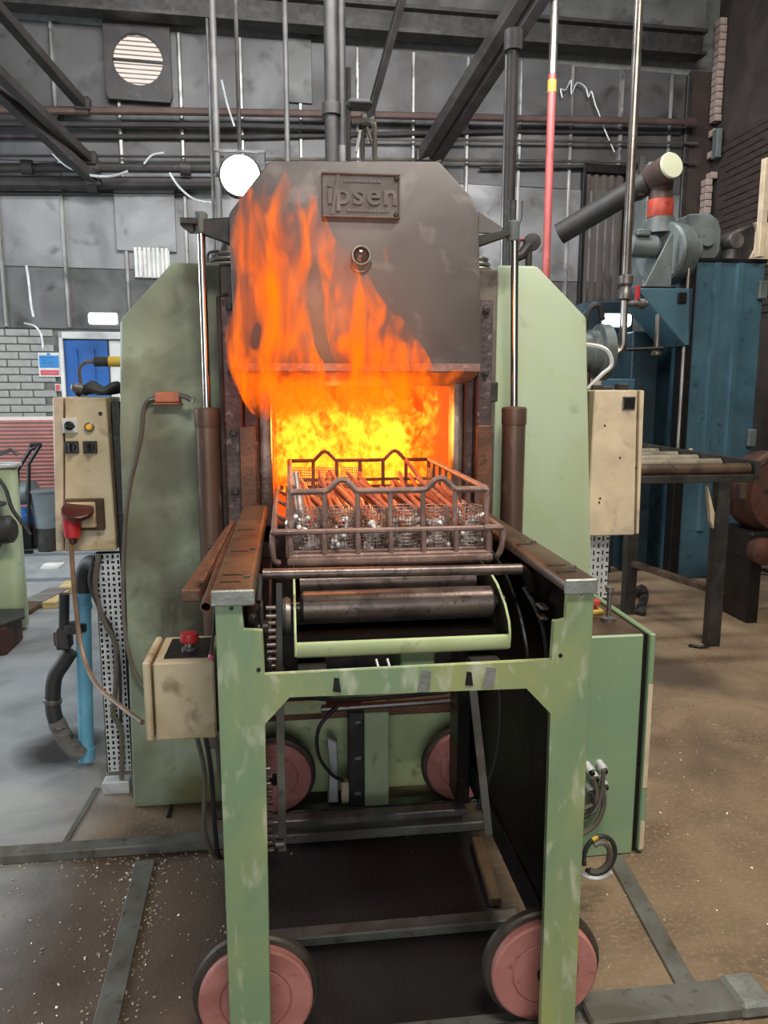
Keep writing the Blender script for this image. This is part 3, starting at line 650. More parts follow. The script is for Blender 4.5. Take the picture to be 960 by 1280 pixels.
# chamber: hot refractory lining
def hot_mat():
    m = bpy.data.materials.new('hot_refractory'); m.use_nodes = True; nt = m.node_tree; N = nt.nodes; L = nt.links
    b = N['Principled BSDF']; b.inputs['Base Color'].default_value = srgb(70, 34, 22); b.inputs['Roughness'].default_value = .9
    tc = N.new('ShaderNodeTexCoord'); n = N.new('ShaderNodeTexNoise'); n.inputs['Scale'].default_value = 7; n.inputs['Detail'].default_value = 4
    L.new(tc.outputs['Object'], n.inputs['Vector'])
    r = N.new('ShaderNodeMapRange'); r.inputs['From Min'].default_value = .3; r.inputs['From Max'].default_value = .7; r.inputs['To Min'].default_value = .75; r.inputs['To Max'].default_value = 1.2
    L.new(n.outputs['Fac'], r.inputs['Value']); L.new(r.outputs['Result'], b.inputs['Emission Strength'])
    b.inputs['Emission Color'].default_value = (1.0, .075, .004, 1); return m
M['hot'] = hot_mat()
mb = MB()
x0, x1, y0, y1, z0, z1 = -.056, .586, 2.80, 4.1, 1.075, 1.60
T = .08
mb.box(x0 - T, x0, y0, y1, z0 - T, z1 + T); mb.box(x1, x1 + T, y0, y1, z0 - T, z1 + T)
mb.box(x0, x1, y0, y1, z0 - T, z0); mb.box(x0, x1, y0, y1, z1, z1 + T); mb.box(x0 - T, x1 + T, y1, y1 + T, z0 - T, z1 + T)
build(mb, 'hot_lining', M['hot'], fur)
mb = MB().box(-.217, .747, 3.0, 4.8, 1.75, 1.93).box(-.217, .747, 3.0, 4.8, .0, .9).box(-.217, -.16, 2.8, 4.3, .9, 1.75).box(.70, .747, 2.8, 4.3, .9, 1.75).box(-.217, .747, 4.2, 4.8, .9, 1.75)
build(mb, 'shell', M['dark_steel'], fur)
# base front under the mouth
build(MB().box(-.217, .747, 2.78, 2.83, .0, .44, .004), 'base_panel', M['green_base'], fur)
build(MB().box(.255, .345, 2.62, 2.78, .02, .385, .004), 'base_post', M['base_post'], fur)
bp = build(MB().box(.198, .255, 2.63, 2.70, .02, .385, .003), 'slotted_angle', M['dark_steel'], fur)
for z in (.07, .21, .35): build(MB().box(.218, .244, 2.622, 2.632, z - .007, z + .007, .003), 'slot_bolt', M['railend'], bp)
build(MB().box(-.15, .66, 2.70, 2.78, .335, .375, .004), 'rust_strip', M['rust_bar'], fur)
build(MB().box(-.2, .12, 2.66, 2.70, .375, .425, .004), 'cable_trough', M['green_base'], fur)
build(MB().cyl((.10, 2.64, .40), (.62, 2.64, .41), .012, n=10), 'conduit', M['steel'], fur)
build(MB().tube(smoothpath([(-.2, 2.63, .445), (.05, 2.63, .45), (.18, 2.63, .435), (.4, 2.63, .44), (.62, 2.63, .45)], 4), .008, 6), 'cable_run', M['rubber'], fur)
build(MB().tube(smoothpath([(.16, 2.62, .42), (.09, 2.60, .35), (.085, 2.60, .25), (.13, 2.60, .17), (.175, 2.61, .135)], 5), .007, 6), 'cable_loop', M['rubber'], fur)
build(MB().box(.168, .196, 2.60, 2.64, .05, .13, .004), 'limit_switch', M['beige2'], fur)
build(MB().prism([(.118, .28), (.158, .26), (.160, .02), (.120, .02), (.135, .16)], 'y', 2.66, 2.70, .004), 'worn_bracket', M['white_metal'], fur)
# ribbed domes on top of the furnace
for cx, mt in ((-.20, M['rust_bar']), (.70, M['steel'])):
    c = (cx, 2.95, 1.965)
    dm = build(MB().lathe([(.068, 0), (.068, .02), (.05, .04), (.035, .06), (.02, .11), (.02, .14)], c, 'z', 20), 'ribbed_dome', M['dark_steel'], fur)
    for i in range(3):
        rr_ = .074 - .008 * i; z = 1.985 + i * .019
        build(MB().tube([(cx + rr_ * math.cos(a), 2.95 + rr_ * math.sin(a), z) for a in [2 * math.pi * k / 20 for k in range(20)]], .007, 6, closed=True), 'rib', M['steel'], dm)
build(MB().tube(smoothpath([(-.27, 2.9, 1.965), (-.27, 2.9, 2.01), (-.26, 2.9, 2.025), (-.23, 2.9, 2.03)], 4), .005, 6), 'lifting_eye', M['dark_steel'], fur)
build(MB().cyl((.69, 2.9, 1.975), (.69, 2.9, 2.03), .004, n=6), 'pin', M['dark_steel'], fur)

# ------------------------------------------------------------------ lifted door
fd = thing('furnace_door', 'raised soot-grey furnace door with chamfered top and cast nameplate', 'door', (CX, 2.63, 1.6))
build(MB().prism([(-.165, 1.615), (-.170, 2.085), (-.04, 2.245), (.495, 2.262), (.60, 2.16), (.628, 2.10), (.648, 1.615)], 'y', 2.55, 2.735, .010, 2), 'door_shell', M['hood'], fd)
build(MB().prism([(2.55, 1.615), (2.535, 1.63), (2.535, 1.60), (2.735, 1.555), (2.735, 1.615)], 'x', -.15, .64, .003), 'bottom_flange', M['basket'], fd)
npz0, npz1, npx0, npx1 = 2.080, 2.214, .120, .368
pl = build(MB().box(npx0, npx1, 2.541, 2.552, npz0, npz1, .003), 'nameplate', M['hood_plate'], fd)
build(MB().box(npx0, npx1, 2.535, 2.545, npz1 - .006, npz1, .002).box(npx0, npx1, 2.535, 2.545, npz0, npz0 + .006, .002).box(npx1 - .006, npx1, 2.535, 2.545, npz0, npz1, .002), 'plate_rim', M['hood'], pl)
cu_ = bpy.data.curves.new('lettering', 'FONT'); cu_.body = 'ipsen'; cu_.size = .092; cu_.extrude = .003; cu_.offset = .0018; cu_.space_character = 1.12; cu_.align_x = 'LEFT'
to = bpy.data.objects.new('lettering_curve', cu_); COL.objects.link(to)
dg = bpy.context.evaluated_depsgraph_get(); tm = bpy.data.meshes.new_from_object(to.evaluated_get(dg)); bpy.data.objects.remove(to)
wmax = max(v.co.x for v in tm.vertices); sx = .222 / wmax
for v in tm.vertices:
    x, y, z = v.co; v.co = V((.135 + x * sx, 2.5385 - z * .8, 2.122 + y)) - V(fd.location)
tm.materials.clear(); tm.materials.append(M['hood'])
to = bpy.data.objects.new('lettering', tm); COL.objects.link(to); to.parent = pl
build(MB().bar((.152, 2.538, 2.088), (.172, 2.538, 2.206), .008, .006), 'long_stroke', M['hood'], pl)
mb = MB(); x = .19
for i in range(9): mb.box(x, x + .011, 2.5385, 2.542, 2.186, 2.196); x += .013
x = .20
for i in range(10): mb.box(x, x + .011, 2.5385, 2.542, 2.098, 2.107); x += .0135
build(mb, 'worn_relief', M['hood'], pl)
for (x, z) in ((.356, 2.202), (.356, 2.092)): build(MB().lathe([(.008, 0), (.008, -.006), (.005, -.009)], (x, 2.541, z), 'y', 10), 'rivet', M['dark_steel'], pl)
c = (.243, 2.55, 1.966)
sg = build(MB().lathe([(.031, .01), (.032, -.012), (.030, -.018), (.026, -.018), (.025, -.004), (.025, .01)], c, 'y', 28), 'sight_glass', M['railend'], fd)
build(MB().lathe([(.002, -.014), (.012, -.012), (.025, -.006), (.025, .0)], c, 'y', 24), 'lens', M['glass'], sg)
build(MB().tube([(.243 + .032 * math.cos(a), 2.545, 1.946 + .03 * math.sin(a)) for a in [math.pi + math.pi * k / 12 for k in range(13)]], .003, 6), 'retaining_wire', M['steel'], sg)
# lifting arms to the rods
build(MB().prism([(-.17, 2.085), (-.17, 2.00), (-.25, 2.035), (-.275, 2.04), (-.275, 2.075)], 'y', 2.60, 2.64, .004), 'lifting_arm', M['dark_steel'], fd)
build(MB().box(-.325, -.27, 2.59, 2.65, 2.058, 2.078, .003).prism([(-.325, 2.058), (-.30, 2.038), (-.285, 2.038), (-.285, 2.06)], 'y', 2.60, 2.64), 'arm_end', M['dark_steel'], fd)
build(MB().prism([(.64, 2.012), (.64, 2.048), (.74, 2.068), (.75, 2.05)], 'y', 2.60, 2.64, .003), 'lifting_arm', M['dark_steel'], fd)
build(MB().prism([(.645, 2.06), (.645, 2.13), (.73, 2.08), (.73, 2.06)], 'y', 2.63, 2.64, .002), 'arm_web', M['hood'], fd)
for x in (-.262, .762): build(MB().lathe([(.02, 0), (.022, .005), (.022, .06), (.018, .065)], (x, 2.62, 2.035), 'z', 16), 'rod_boss', M['grey_mach'], fd)
# ------------------------------------------------------------------ lifting cylinders
for cx, rx, label, zb in ((-.268, -.262, 'brown lifting cylinder with bright rod in front of the left green panel', .30), (.795, .768, 'brown lifting cylinder with bright rod in front of the right green panel', .30)):
    hc = thing('lifting_cylinder', label, 'cylinder', (cx, 2.66, zb), 'door lifting cylinders')
    build(MB().lathe([(.036, 0), (.040, .02), (.041, 1.10), (.041, 1.182)], (cx, 2.66, zb), 'z', 24), 'barrel', M['cyl'], hc)
    build(MB().lathe([(.043, 0), (.044, .004), (.044, .058), (.038, .062), (.018, .064)], (cx, 2.66, zb + 1.12), 'z', 24), 'gland', M['cyl'], hc)
    build(MB().cyl((cx, 2.66, zb + 1.15), (rx, 2.62, 2.06), .013, n=16), 'rod', M['chrome'], hc)
    build(MB().box(cx - .05, cx + .05, 2.62, 2.745, zb - .02, zb + .05, .006), 'foot_bracket', M['soot_panel'], hc)

# limit switch and cable on the left panel
sw = thing('limit_switch', 'small orange limit switch with steel roller lever on the left green panel', 'switch', (-.40, 2.74, 1.49))
build(MB().box(-.447, -.362, 2.715, 2.752, 1.498, 1.534, .005), 'body', M['orange_rust'], sw)
build(MB().box(-.453, -.357, 2.72, 2.752, 1.492, 1.498, .002), 'mount_plate', M['orange_rust'], sw)
build(MB().tube([(-.362, 2.705, 1.522), (-.345, 2.70, 1.520), (-.325, 2.70, 1.508)], [.010, .008, .010], 10).lathe([(.011, 0), (.011, .02)], (-.325, 2.695, 1.508), 'y', 12), 'roller_lever', M['steel'], sw)
build(MB().cyl((-.447, 2.735, 1.513), (-.47, 2.735, 1.508), .008), 'gland', M['steel'], sw)
cable([(-.468, 2.735, 1.508), (-.488, 2.738, 1.48), (-.500, 2.74, 1.40), (-.525, 2.74, 1.30), (-.552, 2.74, 1.20), (-.575, 2.74, 1.05), (-.592, 2.735, .8), (-.585, 2.735, .62), (-.55, 2.735, .50), (-.48, 2.72, .42)], .007, M['cable_grey'], 'grey cable curving down the left green panel from the limit switch')

# ================================================================== THE LOADING TABLE
ld = thing('loading_table', 'green roller loading table on red wheels in front of the furnace mouth', 'table', (.24, 2.0, 0))
OUT = [(-.15, .05), (-.15, 1.145), (-.097, 1.145), (-.097, 1.07), (-.058, 1.07), (-.058, .974), (.546, .978), (.546, 1.066), (.574, 1.066), (.574, 1.155), (.632, 1.155), (.632, .05), (.549, .05), (.548, .862), (.492, .922), (-.008, .928), (-.060, .872), (-.063, .05)]
build(MB().prism(OUT, 'y', 1.50, 1.515, .002), 'portal_frame', M['green'], ld)
build(MB().box(-.15, -.138, 1.51, 1.62, .05, 1.14, .003), 'post_flange', M['green'], ld)
build(MB().box(.620, .632, 1.51, 1.62, .05, 1.14, .003), 'post_flange', M['green'], ld)
build(MB().box(-.145, .625, 1.512, 1.57, .93, .945, .002), 'beam_flange', M['green'], ld)
for x, z in ((-.118, 1.118), (-.068, .988), (.603, 1.125), (.563, .99)):
    build(MB().lathe([(.0045, 0), (.0045, -.0015)], (x, 1.5, z), 'y', 10), 'bolt_hole', M['black'], ld)
for x in (.088, .365): build(MB().prism([(x - .007, .935), (x + .010, .932), (x + .006, .962), (x - .004, .964)], 'y', 1.4975, 1.501), 'slot', M['black'], ld)
for x in (.27, .408): build(MB().prism([(x - .014, .926), (x + .012, .926), (x + .016, .968), (x - .004, .972)], 'y', 1.4985, 1.501), 'bare_weld', M['railend'], ld)
# top rails
for xa, xb, y1 in ((-.155, -.072, 2.62), (.566, .634, 2.62)):
    z0 = 1.128
    rl = build(MB().prism([(xa, z0), (xb, z0), (xb, z0 + .02), (xb - .008, z0 + .028), (xa, z0 + .028)] if xa < 0 else [(xa, z0), (xb, z0), (xb, z0 + .028), (xa + .008, z0 + .028), (xa, z0 + .02)], 'y', 1.497, y1, .003), 'top_rail', M['rail'], ld)
    build(MB().box(xa - .002, xb + .001, 1.490, 1.4975, z0 - .004, z0 + .029, .003), 'rail_end', M['railend'], rl)
    xm = (xa + xb) / 2
    for y in (1.56, 1.62, 1.86, 2.15): build(MB().box(xm - .03, xm + .012, y - .002, y + .002, z0 + .028, z0 + .0295), 'rail_slot', M['black'], rl)
    for y in (1.60, 1.88): build(MB().lathe([(.007, 0), (.007, .004), (.003, .005)], (xm + .022, y, z0 + .028), 'z', 10), 'rail_screw', M['steel'], rl)
    xs = xa + .02 if xa < 0 else xb - .03
    build(MB().box(xs, xs + .012, 1.52, 2.60, .98, 1.13), 'side_web', M['black'], ld)
build(MB().box(.612, .622, 1.60, 2.55, .16, 1.0), 'side_sheet', M['black'], ld)
build(MB().box(-.142, -.132, 1.60, 2.55, .45, 1.0), 'side_sheet', M['dark_green'], ld)
# black curved guard plates inside, both sides
for xa, sgn in ((-.052, 1), (.535, -1)):
    prof = [(1.62 + .42 * (1 - math.cos(a)), .86 + .26 * math.sin(a)) for a in [i * math.pi / 2 / 10 for i in range(11)]]
    build(MB().prism(prof + [(2.5, 1.12), (2.5, .86)], 'x', xa, xa + .006), 'guard_plate', M['black'], ld)
# rollers and bars
build(MB().lathe([(.012, 0), (.030, .002), (.0365, .008), (.0365, .458), (.030, .464), (.012, .466)], (.020, 1.76, 1.040), 'x', 28), 'drive_roller', M['roller'], ld)
build(MB().lathe([(.012, -.02), (.012, .50)], (.013, 1.76, 1.040), 'x', 12), 'roller_shaft', M['steel'], ld)
build(MB().lathe([(.03, 0), (.03, .45)], (.022, 1.90, 1.062), 'x', 24), 'idle_roller', M['roller'], ld)
for y in (2.02, 2.16, 2.30, 2.44, 2.56): build(MB().lathe([(.026, 0), (.026, .5)], (.0, y, 1.058), 'x', 16), 'idle_roller', M['black'], ld)
build(MB().cyl((-.062, 1.70, 1.137), (.535, 1.70, 1.131), .0125, n=16), 'stop_bar', M['roller'], ld)
build(MB().tube([(.535, 1.70, 1.131), (.548, 1.705, 1.12), (.570, 1.72, 1.075)], [.012, .011, .010], 8), 'stop_crank', M['black'], ld)
build(MB().tube([(-.068, 1.70, 1.137), (-.073, 1.69, 1.08)], .007, 8), 'stop_crank', M['steel'], ld)
build(MB().box(.01, .49, 1.80, 2.60, .985, 1.0), 'oil_pan', M['black'], ld)
# drip tray with curved cheeks
dt = build(MB().prism([(1.645, .957), (1.645, .988), (1.650, .992), (1.656, .988), (1.656, .963), (2.0, .955), (2.0, .945), (1.656, .952)], 'x', .008, .497, .003), 'drip_tray', M['green_base'], ld)
build(MB().prism([(1.657, .961), (1.657, .974), (1.70, .970), (2.0, .985), (2.0, .955)], 'x', .012, .492), 'oil_film', M['black'], dt)
for x in (.006, .494):
    pr = [(1.648, .96), (1.645, .995), (1.655, 1.02), (1.69, 1.05), (1.76, 1.080), (1.86, 1.10), (1.98, 1.10), (1.98, .96)]
    build(MB().prism(pr, 'x', x, x + .003), 'tray_cheek', M['dark_green'], dt)
    build(MB().tube([(x + .0015, a_, b_) for a_, b_ in pr[:6]], .003, 6), 'cheek_edge', M['green_base'], dt)
# under-tray supports
build(MB().box(.245, .325, 1.66, 1.76, .88, .957, .004), 'support_block', M['green_cab'], ld)
build(MB().box(.01, .075, 1.60, 1.75, .925, .94, .003), 'support_plate', M['dark_steel'], ld)
build(MB().box(.40, .47, 1.58, 1.9, .925, .94, .003), 'support_plate', M['dark_steel'], ld)
for x in (.19, .215): build(MB().tube([(x - .006, 1.62, .955), (x, 1.60, .93), (x + .004, 1.58, .90)], .003, 6), 'grease_line', M['white_metal'], ld)
# chain and sprocket at left, each link a piece
ch = build(MB().lathe([(.012, -.012), (.042, -.010), (.046, 0), (.042, .010), (.012, .012)], (-.012, 1.72, 1.03), 'x', 18), 'sprocket', M['steel'], ld)
lk = MB().box(-.013, .013, -.006, .006, -.004, .004, .002)
lko = build(lk, 'chain_link', M['steel'], ld); lko.location = V((-.044, 1.66, 1.07)) - ld.location
# build() shifted the mesh by the root: recentre the shared link mesh
for v in lko.data.vertices: v.co += ld.location
def link(p, rot): share('chain_link', lko.data, ld, V(p) - ld.location, rot)
for i in range(9): link((-.044, 1.655 + .004 * (i % 2), 1.052 - i * .0165), (0, 0, 0))
for i in range(12): link((-.068 + .003 * (i % 2), 1.72, .66 - i * .019), (.3 * (i % 2), 0, 0))
build(MB().box(-.096, -.070, 1.56, 1.66, .985, 1.085, .006).lathe([(.02, 0), (.02, .02)], (-.07, 1.60, 1.04), 'x', 14), 'bearing_block', M['black'], ld)
build(MB().box(-.066, -.060, 1.58, 1.62, .9, 1.10, .002), 'chain_guard', M['dark_steel'], ld)
build(MB().bar((-.026, 1.66, 1.125), (-.029, 1.63, .93), .014, .006, .001), 'hanging_strap', M['dark_steel'], ld)
build(MB().bar((-.031, 1.75, .90), (-.034, 1.75, .425), .020, .008, .001), 'hanging_strap', M['flat_steel'], ld)
build(MB().bar((.428, 1.75, .90), (.486, 1.75, .43), .020, .008, .001), 'hanging_strap', M['flat_steel'], ld)
build(MB().lathe([(.012, 0), (.012, .02)], (-.05, 1.745, .45), 'x', 12), 'strap_pin', M['steel'], ld)
# right hand chain drum
build(MB().tube(smoothpath([(.556, 1.74, 1.075), (.575, 1.70, 1.03), (.585, 1.66, .97), (.588, 1.64, .86)], 5), .006, 6), 'guard_rim', M['dark_steel'], ld)
for z in (1.045, 1.02): build(MB().box(.572, .592, 1.66, 1.70, z - .004, z + .004, .002), 'chain_link', M['steel'], ld)
build(MB().tube(smoothpath([(.53, 2.0, .9), (.56, 1.95, .75), (.56, 1.95, .55), (.52, 2.0, .35)], 5), .007, 6), 'inner_cable', M['rubber'], ld)
# frame underneath
for y, x0, x1 in ((2.47, -.1, .6),): build(MB().box(x0, x1, y - .02, y + .03, .06, .085, .003), 'cross_tie', M['steel'], ld)
for xa in (-.145, .600): build(MB().box(xa, xa + .03, 1.53, 2.75, .20, .27, .004), 'sole_beam', M['black'], ld)
# rear posts hold the far end of the top rails
for xa in (-.15, .575): build(MB().box(xa, xa + .05, 2.50, 2.56, .2, 1.13, .004), 'rear_post', M['dark_green'], ld)
build(MB().box(.555, .600, 2.42, 2.55, .12, .85, .004), 'shade_block', M['black'], ld)  # black block added where only shade hides the rear wheel
# wheels
wr_ = .140
def wheel(x, y):
    w = build(MB().lathe([(.02, -.022), (.078, -.020), (.081, -.016), (.084, -.020), (.126, -.022), (.131, -.018), (.131, .01), (.02, .01)], (x, y, wr_ + .012), 'y', 40), 'wheel', M['wheel'], ld)
    build(MB().lathe([(.128, .0), (.142, .002), (.147, .008), (.147, .024), (.128, .024)], (x, y, wr_ + .012), 'y', 40), 'tyre', M['tyre'], w)
    build(MB().lathe([(.018, -.032), (.022, -.028), (.022, .06)], (x, y, wr_ + .012), 'y', 16), 'axle', M['black'], w)
for x, y in ((-.099, 1.615), (.592, 1.615), (-.07, 2.64), (.618, 2.64)): wheel(x, y)

# tube and angle lying along the left rail
o = build(MB().rings([[V((-.178 + r_ * math.cos(a), y, 1.095 + zz + r_ * math.sin(a))) for a in [2 * math.pi * k / 18 for k in range(18)]] for r_, y, zz in ((.012, 1.595, 0), (.012, 2.48, .012), (.0095, 2.48, .012), (.0095, 1.595, 0))], closed=True), 'steel_tube', M['rust_bar'])
tag(o, 'open ended steel tube lying along the left rail of the table', 'tube')
o = build(MB().bar((-.222, 1.70, 1.092), (-.182, 2.46, 1.10), .040, .028, .003), 'square_bar', M['rust_bar']); tag(o, 'thick dark bar lying outside the open tube by the left rail', 'bar')
tag(build(MB().bar((-.198, 1.60 + .11, 1.122), (-.180, 2.45, 1.128), .012, .010, .002), 'thin_bar', M['rust_bar']), 'thin rusty strip lying on the thick bar by the left rail', 'bar')
build(MB().box(-.245, -.150, 1.80, 1.83, 1.066, 1.080, .002).box(-.245, -.15, 2.3, 2.33, 1.07, 1.08, .002), 'outrigger_bracket', M['dark_steel'], ld)

# ================================================================== TRAY AND BASKET
TX0, TX1, TY0, TY1 = -.006, .530, 1.955, 2.86
tr = thing('base_tray', 'heat-scaled cast alloy base tray with windowed front under the basket', 'tray', (.26, 2.4, 1.09))
zt, zb_ = 1.190, 1.112
def frame_x(y, x0, x1, z0, z1, n, rx, rz, t, bot, M_, name, par):
    """windowed cast frame along x: top bar, foot and n+1 posts as one casting"""
    mb = MB(); mb.box(x0, x1, y - t / 2, y + t / 2, z1 - rz, z1, .004); mb.box(x0, x1, y - t / 2, y + t / 2, z0, z0 + bot, .004)
    for i in range(n + 1):
        x = x0 + (x1 - x0 - rx) * i / n; mb.box(x, x + rx, y - t / 2 + .001, y + t / 2 - .001, z0 + bot * .5, z1 - rz * .5, .003)
    return build(mb, name, M_, par)
def frame_y(x, y0, y1, z0, z1, n, rx, rz, t, bot, M_, name, par):
    mb = MB(); mb.box(x - t / 2, x + t / 2, y0, y1, z1 - rz, z1, .004); mb.box(x - t / 2, x + t / 2, y0, y1, z0, z0 + bot, .004)
    for i in range(n + 1):
        y = y0 + (y1 - y0 - rx) * i / n; mb.box(x - t / 2 + .001, x + t / 2 - .001, y, y + rx, z0 + bot * .5, z1 - rz * .5, .003)
    return build(mb, name, M_, par)
frame_x(TY0, TX0, TX1, zb_ - .004, zt, 6, .014, .014, .014, .016, M['basket'], 'front_frame', tr)
frame_x(TY1, TX0, TX1, zb_, zt, 6, .014, .014, .014, .012, M['basket'], 'rear_frame', tr)
frame_y(TX0, TY0, TY1, zb_, zt, 9, .014, .012, .012, .012, M['basket'], 'side_frame', tr)
frame_y(TX1, TY0, TY1, zb_, zt, 9, .014, .012, .012, .012, M['basket'], 'side_frame', tr)
build(MB().prism([(TY0 - .012, 1.115), (TY0 - .014, 1.098), (TY0 - .004, 1.088), (TY0 + .06, 1.086), (TY0 + .06, 1.10), (TY0, 1.115)], 'x', TX0 - .002, TX1 + .004, .003), 'front_lip', M['basket'], tr)
mb = MB()
for i in range(7): x = TX0 + (TX1 - TX0 - .012) * i / 6; mb.box(x, x + .012, TY0, TY1, 1.095, 1.112, .002)
for i in range(10): y = TY0 + (TY1 - TY0 - .012) * i / 9; mb.box(TX0, TX1, y, y + .012, 1.0955, 1.1115, .002)
build(mb, 'grid_floor', M['basket'], tr)
# outer handling rail: loops round the corners
r_ = .0085
lf = smoothpath([(TX0 - .022, TY0 + .01, 1.10), (TX0 - .037, TY0 + .004, 1.112), (TX0 - .039, TY0 + .002, 1.16), (TX0 - .037, TY0 + .004, 1.180), (TX0 - .030, TY0 - .002, 1.184), (TX0 + .02, TY0 - .004, 1.184)], 4)
build(MB().tube(lf, r_, 8), 'corner_loop', M['basket'], tr)
rt = smoothpath([(TX1 + .004, TY0 + .01, 1.098), (TX1 + .022, TY0 + .004, 1.108), (TX1 + .032, TY0 + .002, 1.14), (TX1 + .030, TY0 + .004, 1.176), (TX1 + .02, TY0 - .002, 1.184), (TX1 - .02, TY0 - .004, 1.184)], 4)
build(MB().tube(rt, r_, 8), 'corner_loop', M['basket'], tr)
build(MB().tube(smoothpath([(TX0 - .034, TY0 + .006, 1.182), (TX0 - .036, 2.2, 1.182), (TX0 - .036, TY1 - .05, 1.182), (TX0 - .02, TY1, 1.182)], 4), r_, 8), 'side_rail', M['basket'], tr)
build(MB().tube(smoothpath([(TX1 + .026, TY0 + .006, 1.182), (TX1 + .028, 2.2, 1.182), (TX1 + .028, TY1 - .05, 1.182), (TX1 + .012, TY1, 1.182)], 4), r_, 8), 'side_rail', M['basket'], tr)
for y in (2.25, 2.55, 2.8):
    build(MB().cyl((TX0 - .036, y, 1.182), (TX0, y, 1.16), .006, n=8), 'rail_stay', M['basket'], tr)
    build(MB().cyl((TX1 + .028, y, 1.182), (TX1, y, 1.16), .006, n=8), 'rail_stay', M['basket'], tr)

BX0, BX1, BY0, BY1 = .004, .524, 1.985, 2.845
bk = thing('alloy_basket', 'tall alloy basket frame with humped top rails standing in the tray', 'basket', (.26, 2.4, 1.113))
zt, zb_ = 1.283, 1.114
def hump_path(y, round_):
    n = 6; w = (BX1 - BX0) / n; P = [V((BX0, y, zt))]
    for i in range(n):
        xa = BX0 + i * w
        if i in (1, 4):
            if round_: P += [V((xa + w * f, y, zt + .030 * h)) for f, h in ((.0, .02), (.12, .12), (.26, .55), (.42, .94), (.55, 1), (.68, .9), (.82, .5), (.94, .12), (1.04, .0))]
            else: P += [V((xa + w * f, y, zt + .034 * h)) for f, h in ((.05, .03), (.36, .86), (.5, 1), (.64, .86), (.95, .03))]
        else: P += [V((xa + w * .3, y, zt)), V((xa + w * .7, y, zt))]
    P.append(V((BX1, y, zt))); return P
for y, rd, nm in ((BY0, True, 'front_top_rail'), (BY1, False, 'rear_top_rail')):
    build(MB().tube(hump_path(y, rd), .0085 if rd else .007, 8), nm, M['basket'], bk)
    for i in range(7):
        x = BX0 + (BX1 - BX0) * i / 6; build(MB().box(x - .0065, x + .0065, y - .005, y + .005, zb_, zt, .003), 'post', M['basket'], bk)
    build(MB().box(BX0, BX1, y - .006, y + .006, zb_, zb_ + .014, .003), 'bottom_rail', M['basket'], bk)
    if not rd: build(MB().box(BX0, BX1, y - .005, y + .005, 1.205, 1.217, .003), 'middle_rail', M['basket'], bk)
for x in (BX0, BX1):
    build(MB().tube([(x, BY0, zt), (x, 2.3, zt), (x, BY1, zt)], .0085, 8), 'side_top_rail', M['basket'], bk)
    build(MB().box(x - .005, x + .005, BY0, BY1, zb_, zb_ + .014, .003), 'bottom_rail', M['basket'], bk)
    for i in range(1, 8):
        y = BY0 + (BY1 - BY0) * i / 8; build(MB().box(x - .005, x + .005, y - .006, y + .006, zb_, zt, .003), 'post', M['basket'], bk)
build(MB().box(BX0, BX1, BY0, BY1, zb_, zb_ + .004), 'floor_sheet', M['basket'], bk)

# wire liners: six round pots across the front, six flat screens at the rear
w6 = (BX1 - BX0) / 6
def wire_pot():
    mb = MB(); R0 = .0405; H = .112; nv, nh = 28, 12; t = .001
    for i in range(nv):
        a = 2 * math.pi * i / nv; c, s = math.cos(a), math.sin(a)
        mb.box(R0 - t, R0 + t, -t, t, 0, H, 0, 1, Matrix.Rotation(a, 4, 'Z'))
    for j in range(nh + 1):
        z = H * j / nh
        mb.tube([(R0 * math.cos(a), R0 * math.sin(a), z) for a in [2 * math.pi * k / 20 for k in range(20)]], t * 1.1, 4, closed=True)
    return mb
pot = build(wire_pot(), 'wire_pot', M['wire'], smooth=0)
ORD = ['leftmost', 'second from left', 'third from left', 'third from right', 'second from right', 'rightmost']
pots = []
for i in range(6):
    p_ = pot if i == 0 else pot.copy()
    if i: COL.objects.link(p_)
    tag(p_, 'round wire mesh pot in the basket front row, ' + ORD[i], 'wire pot', 'wire mesh pots in the basket')
    p_.location = (BX0 + w6 * (i + .5), BY0 + .048, zb_ + .004); p_.rotation_euler = (RND.uniform(-.05, .05), RND.uniform(-.05, .05), RND.uniform(0, 1)); pots.append(p_)
def wire_screen():
    mb = MB(); t = .0014
    nx, nz = 11, 15
    for i in range(nx + 1): x = -.038 + .076 * i / nx; mb.box(x - t, x + t, -t, t, 0, .150)
    for j in range(nz + 1): z = .150 * j / nz; mb.box(-.038, .038, -t, t, z - t, z + t)
    return mb
scr = build(wire_screen(), 'wire_screen', M['wire'], smooth=0)
for i in range(4):
    s_ = scr if i == 0 else scr.copy()
    if i: COL.objects.link(s_)
    tag(s_, 'flat wire mesh screen at the rear of the basket, %s' % ['leftmost, low', 'under the left hump', 'right of the left hump', 'rightmost, turned along the side'][i], 'wire screen', 'wire mesh screens in the basket')
    s_.location = (BX0 + w6 * (i + .5), BY1 - .02, zb_ + .004)
    if i == 3: s_.location = (BX1 - .012, BY1 - .10, zb_ + .004); s_.rotation_euler.z = math.pi / 2
    if i == 0: s_.scale.z = .93; s_.rotation_euler.y = .05
    if i == 2: s_.rotation_euler.y = .08
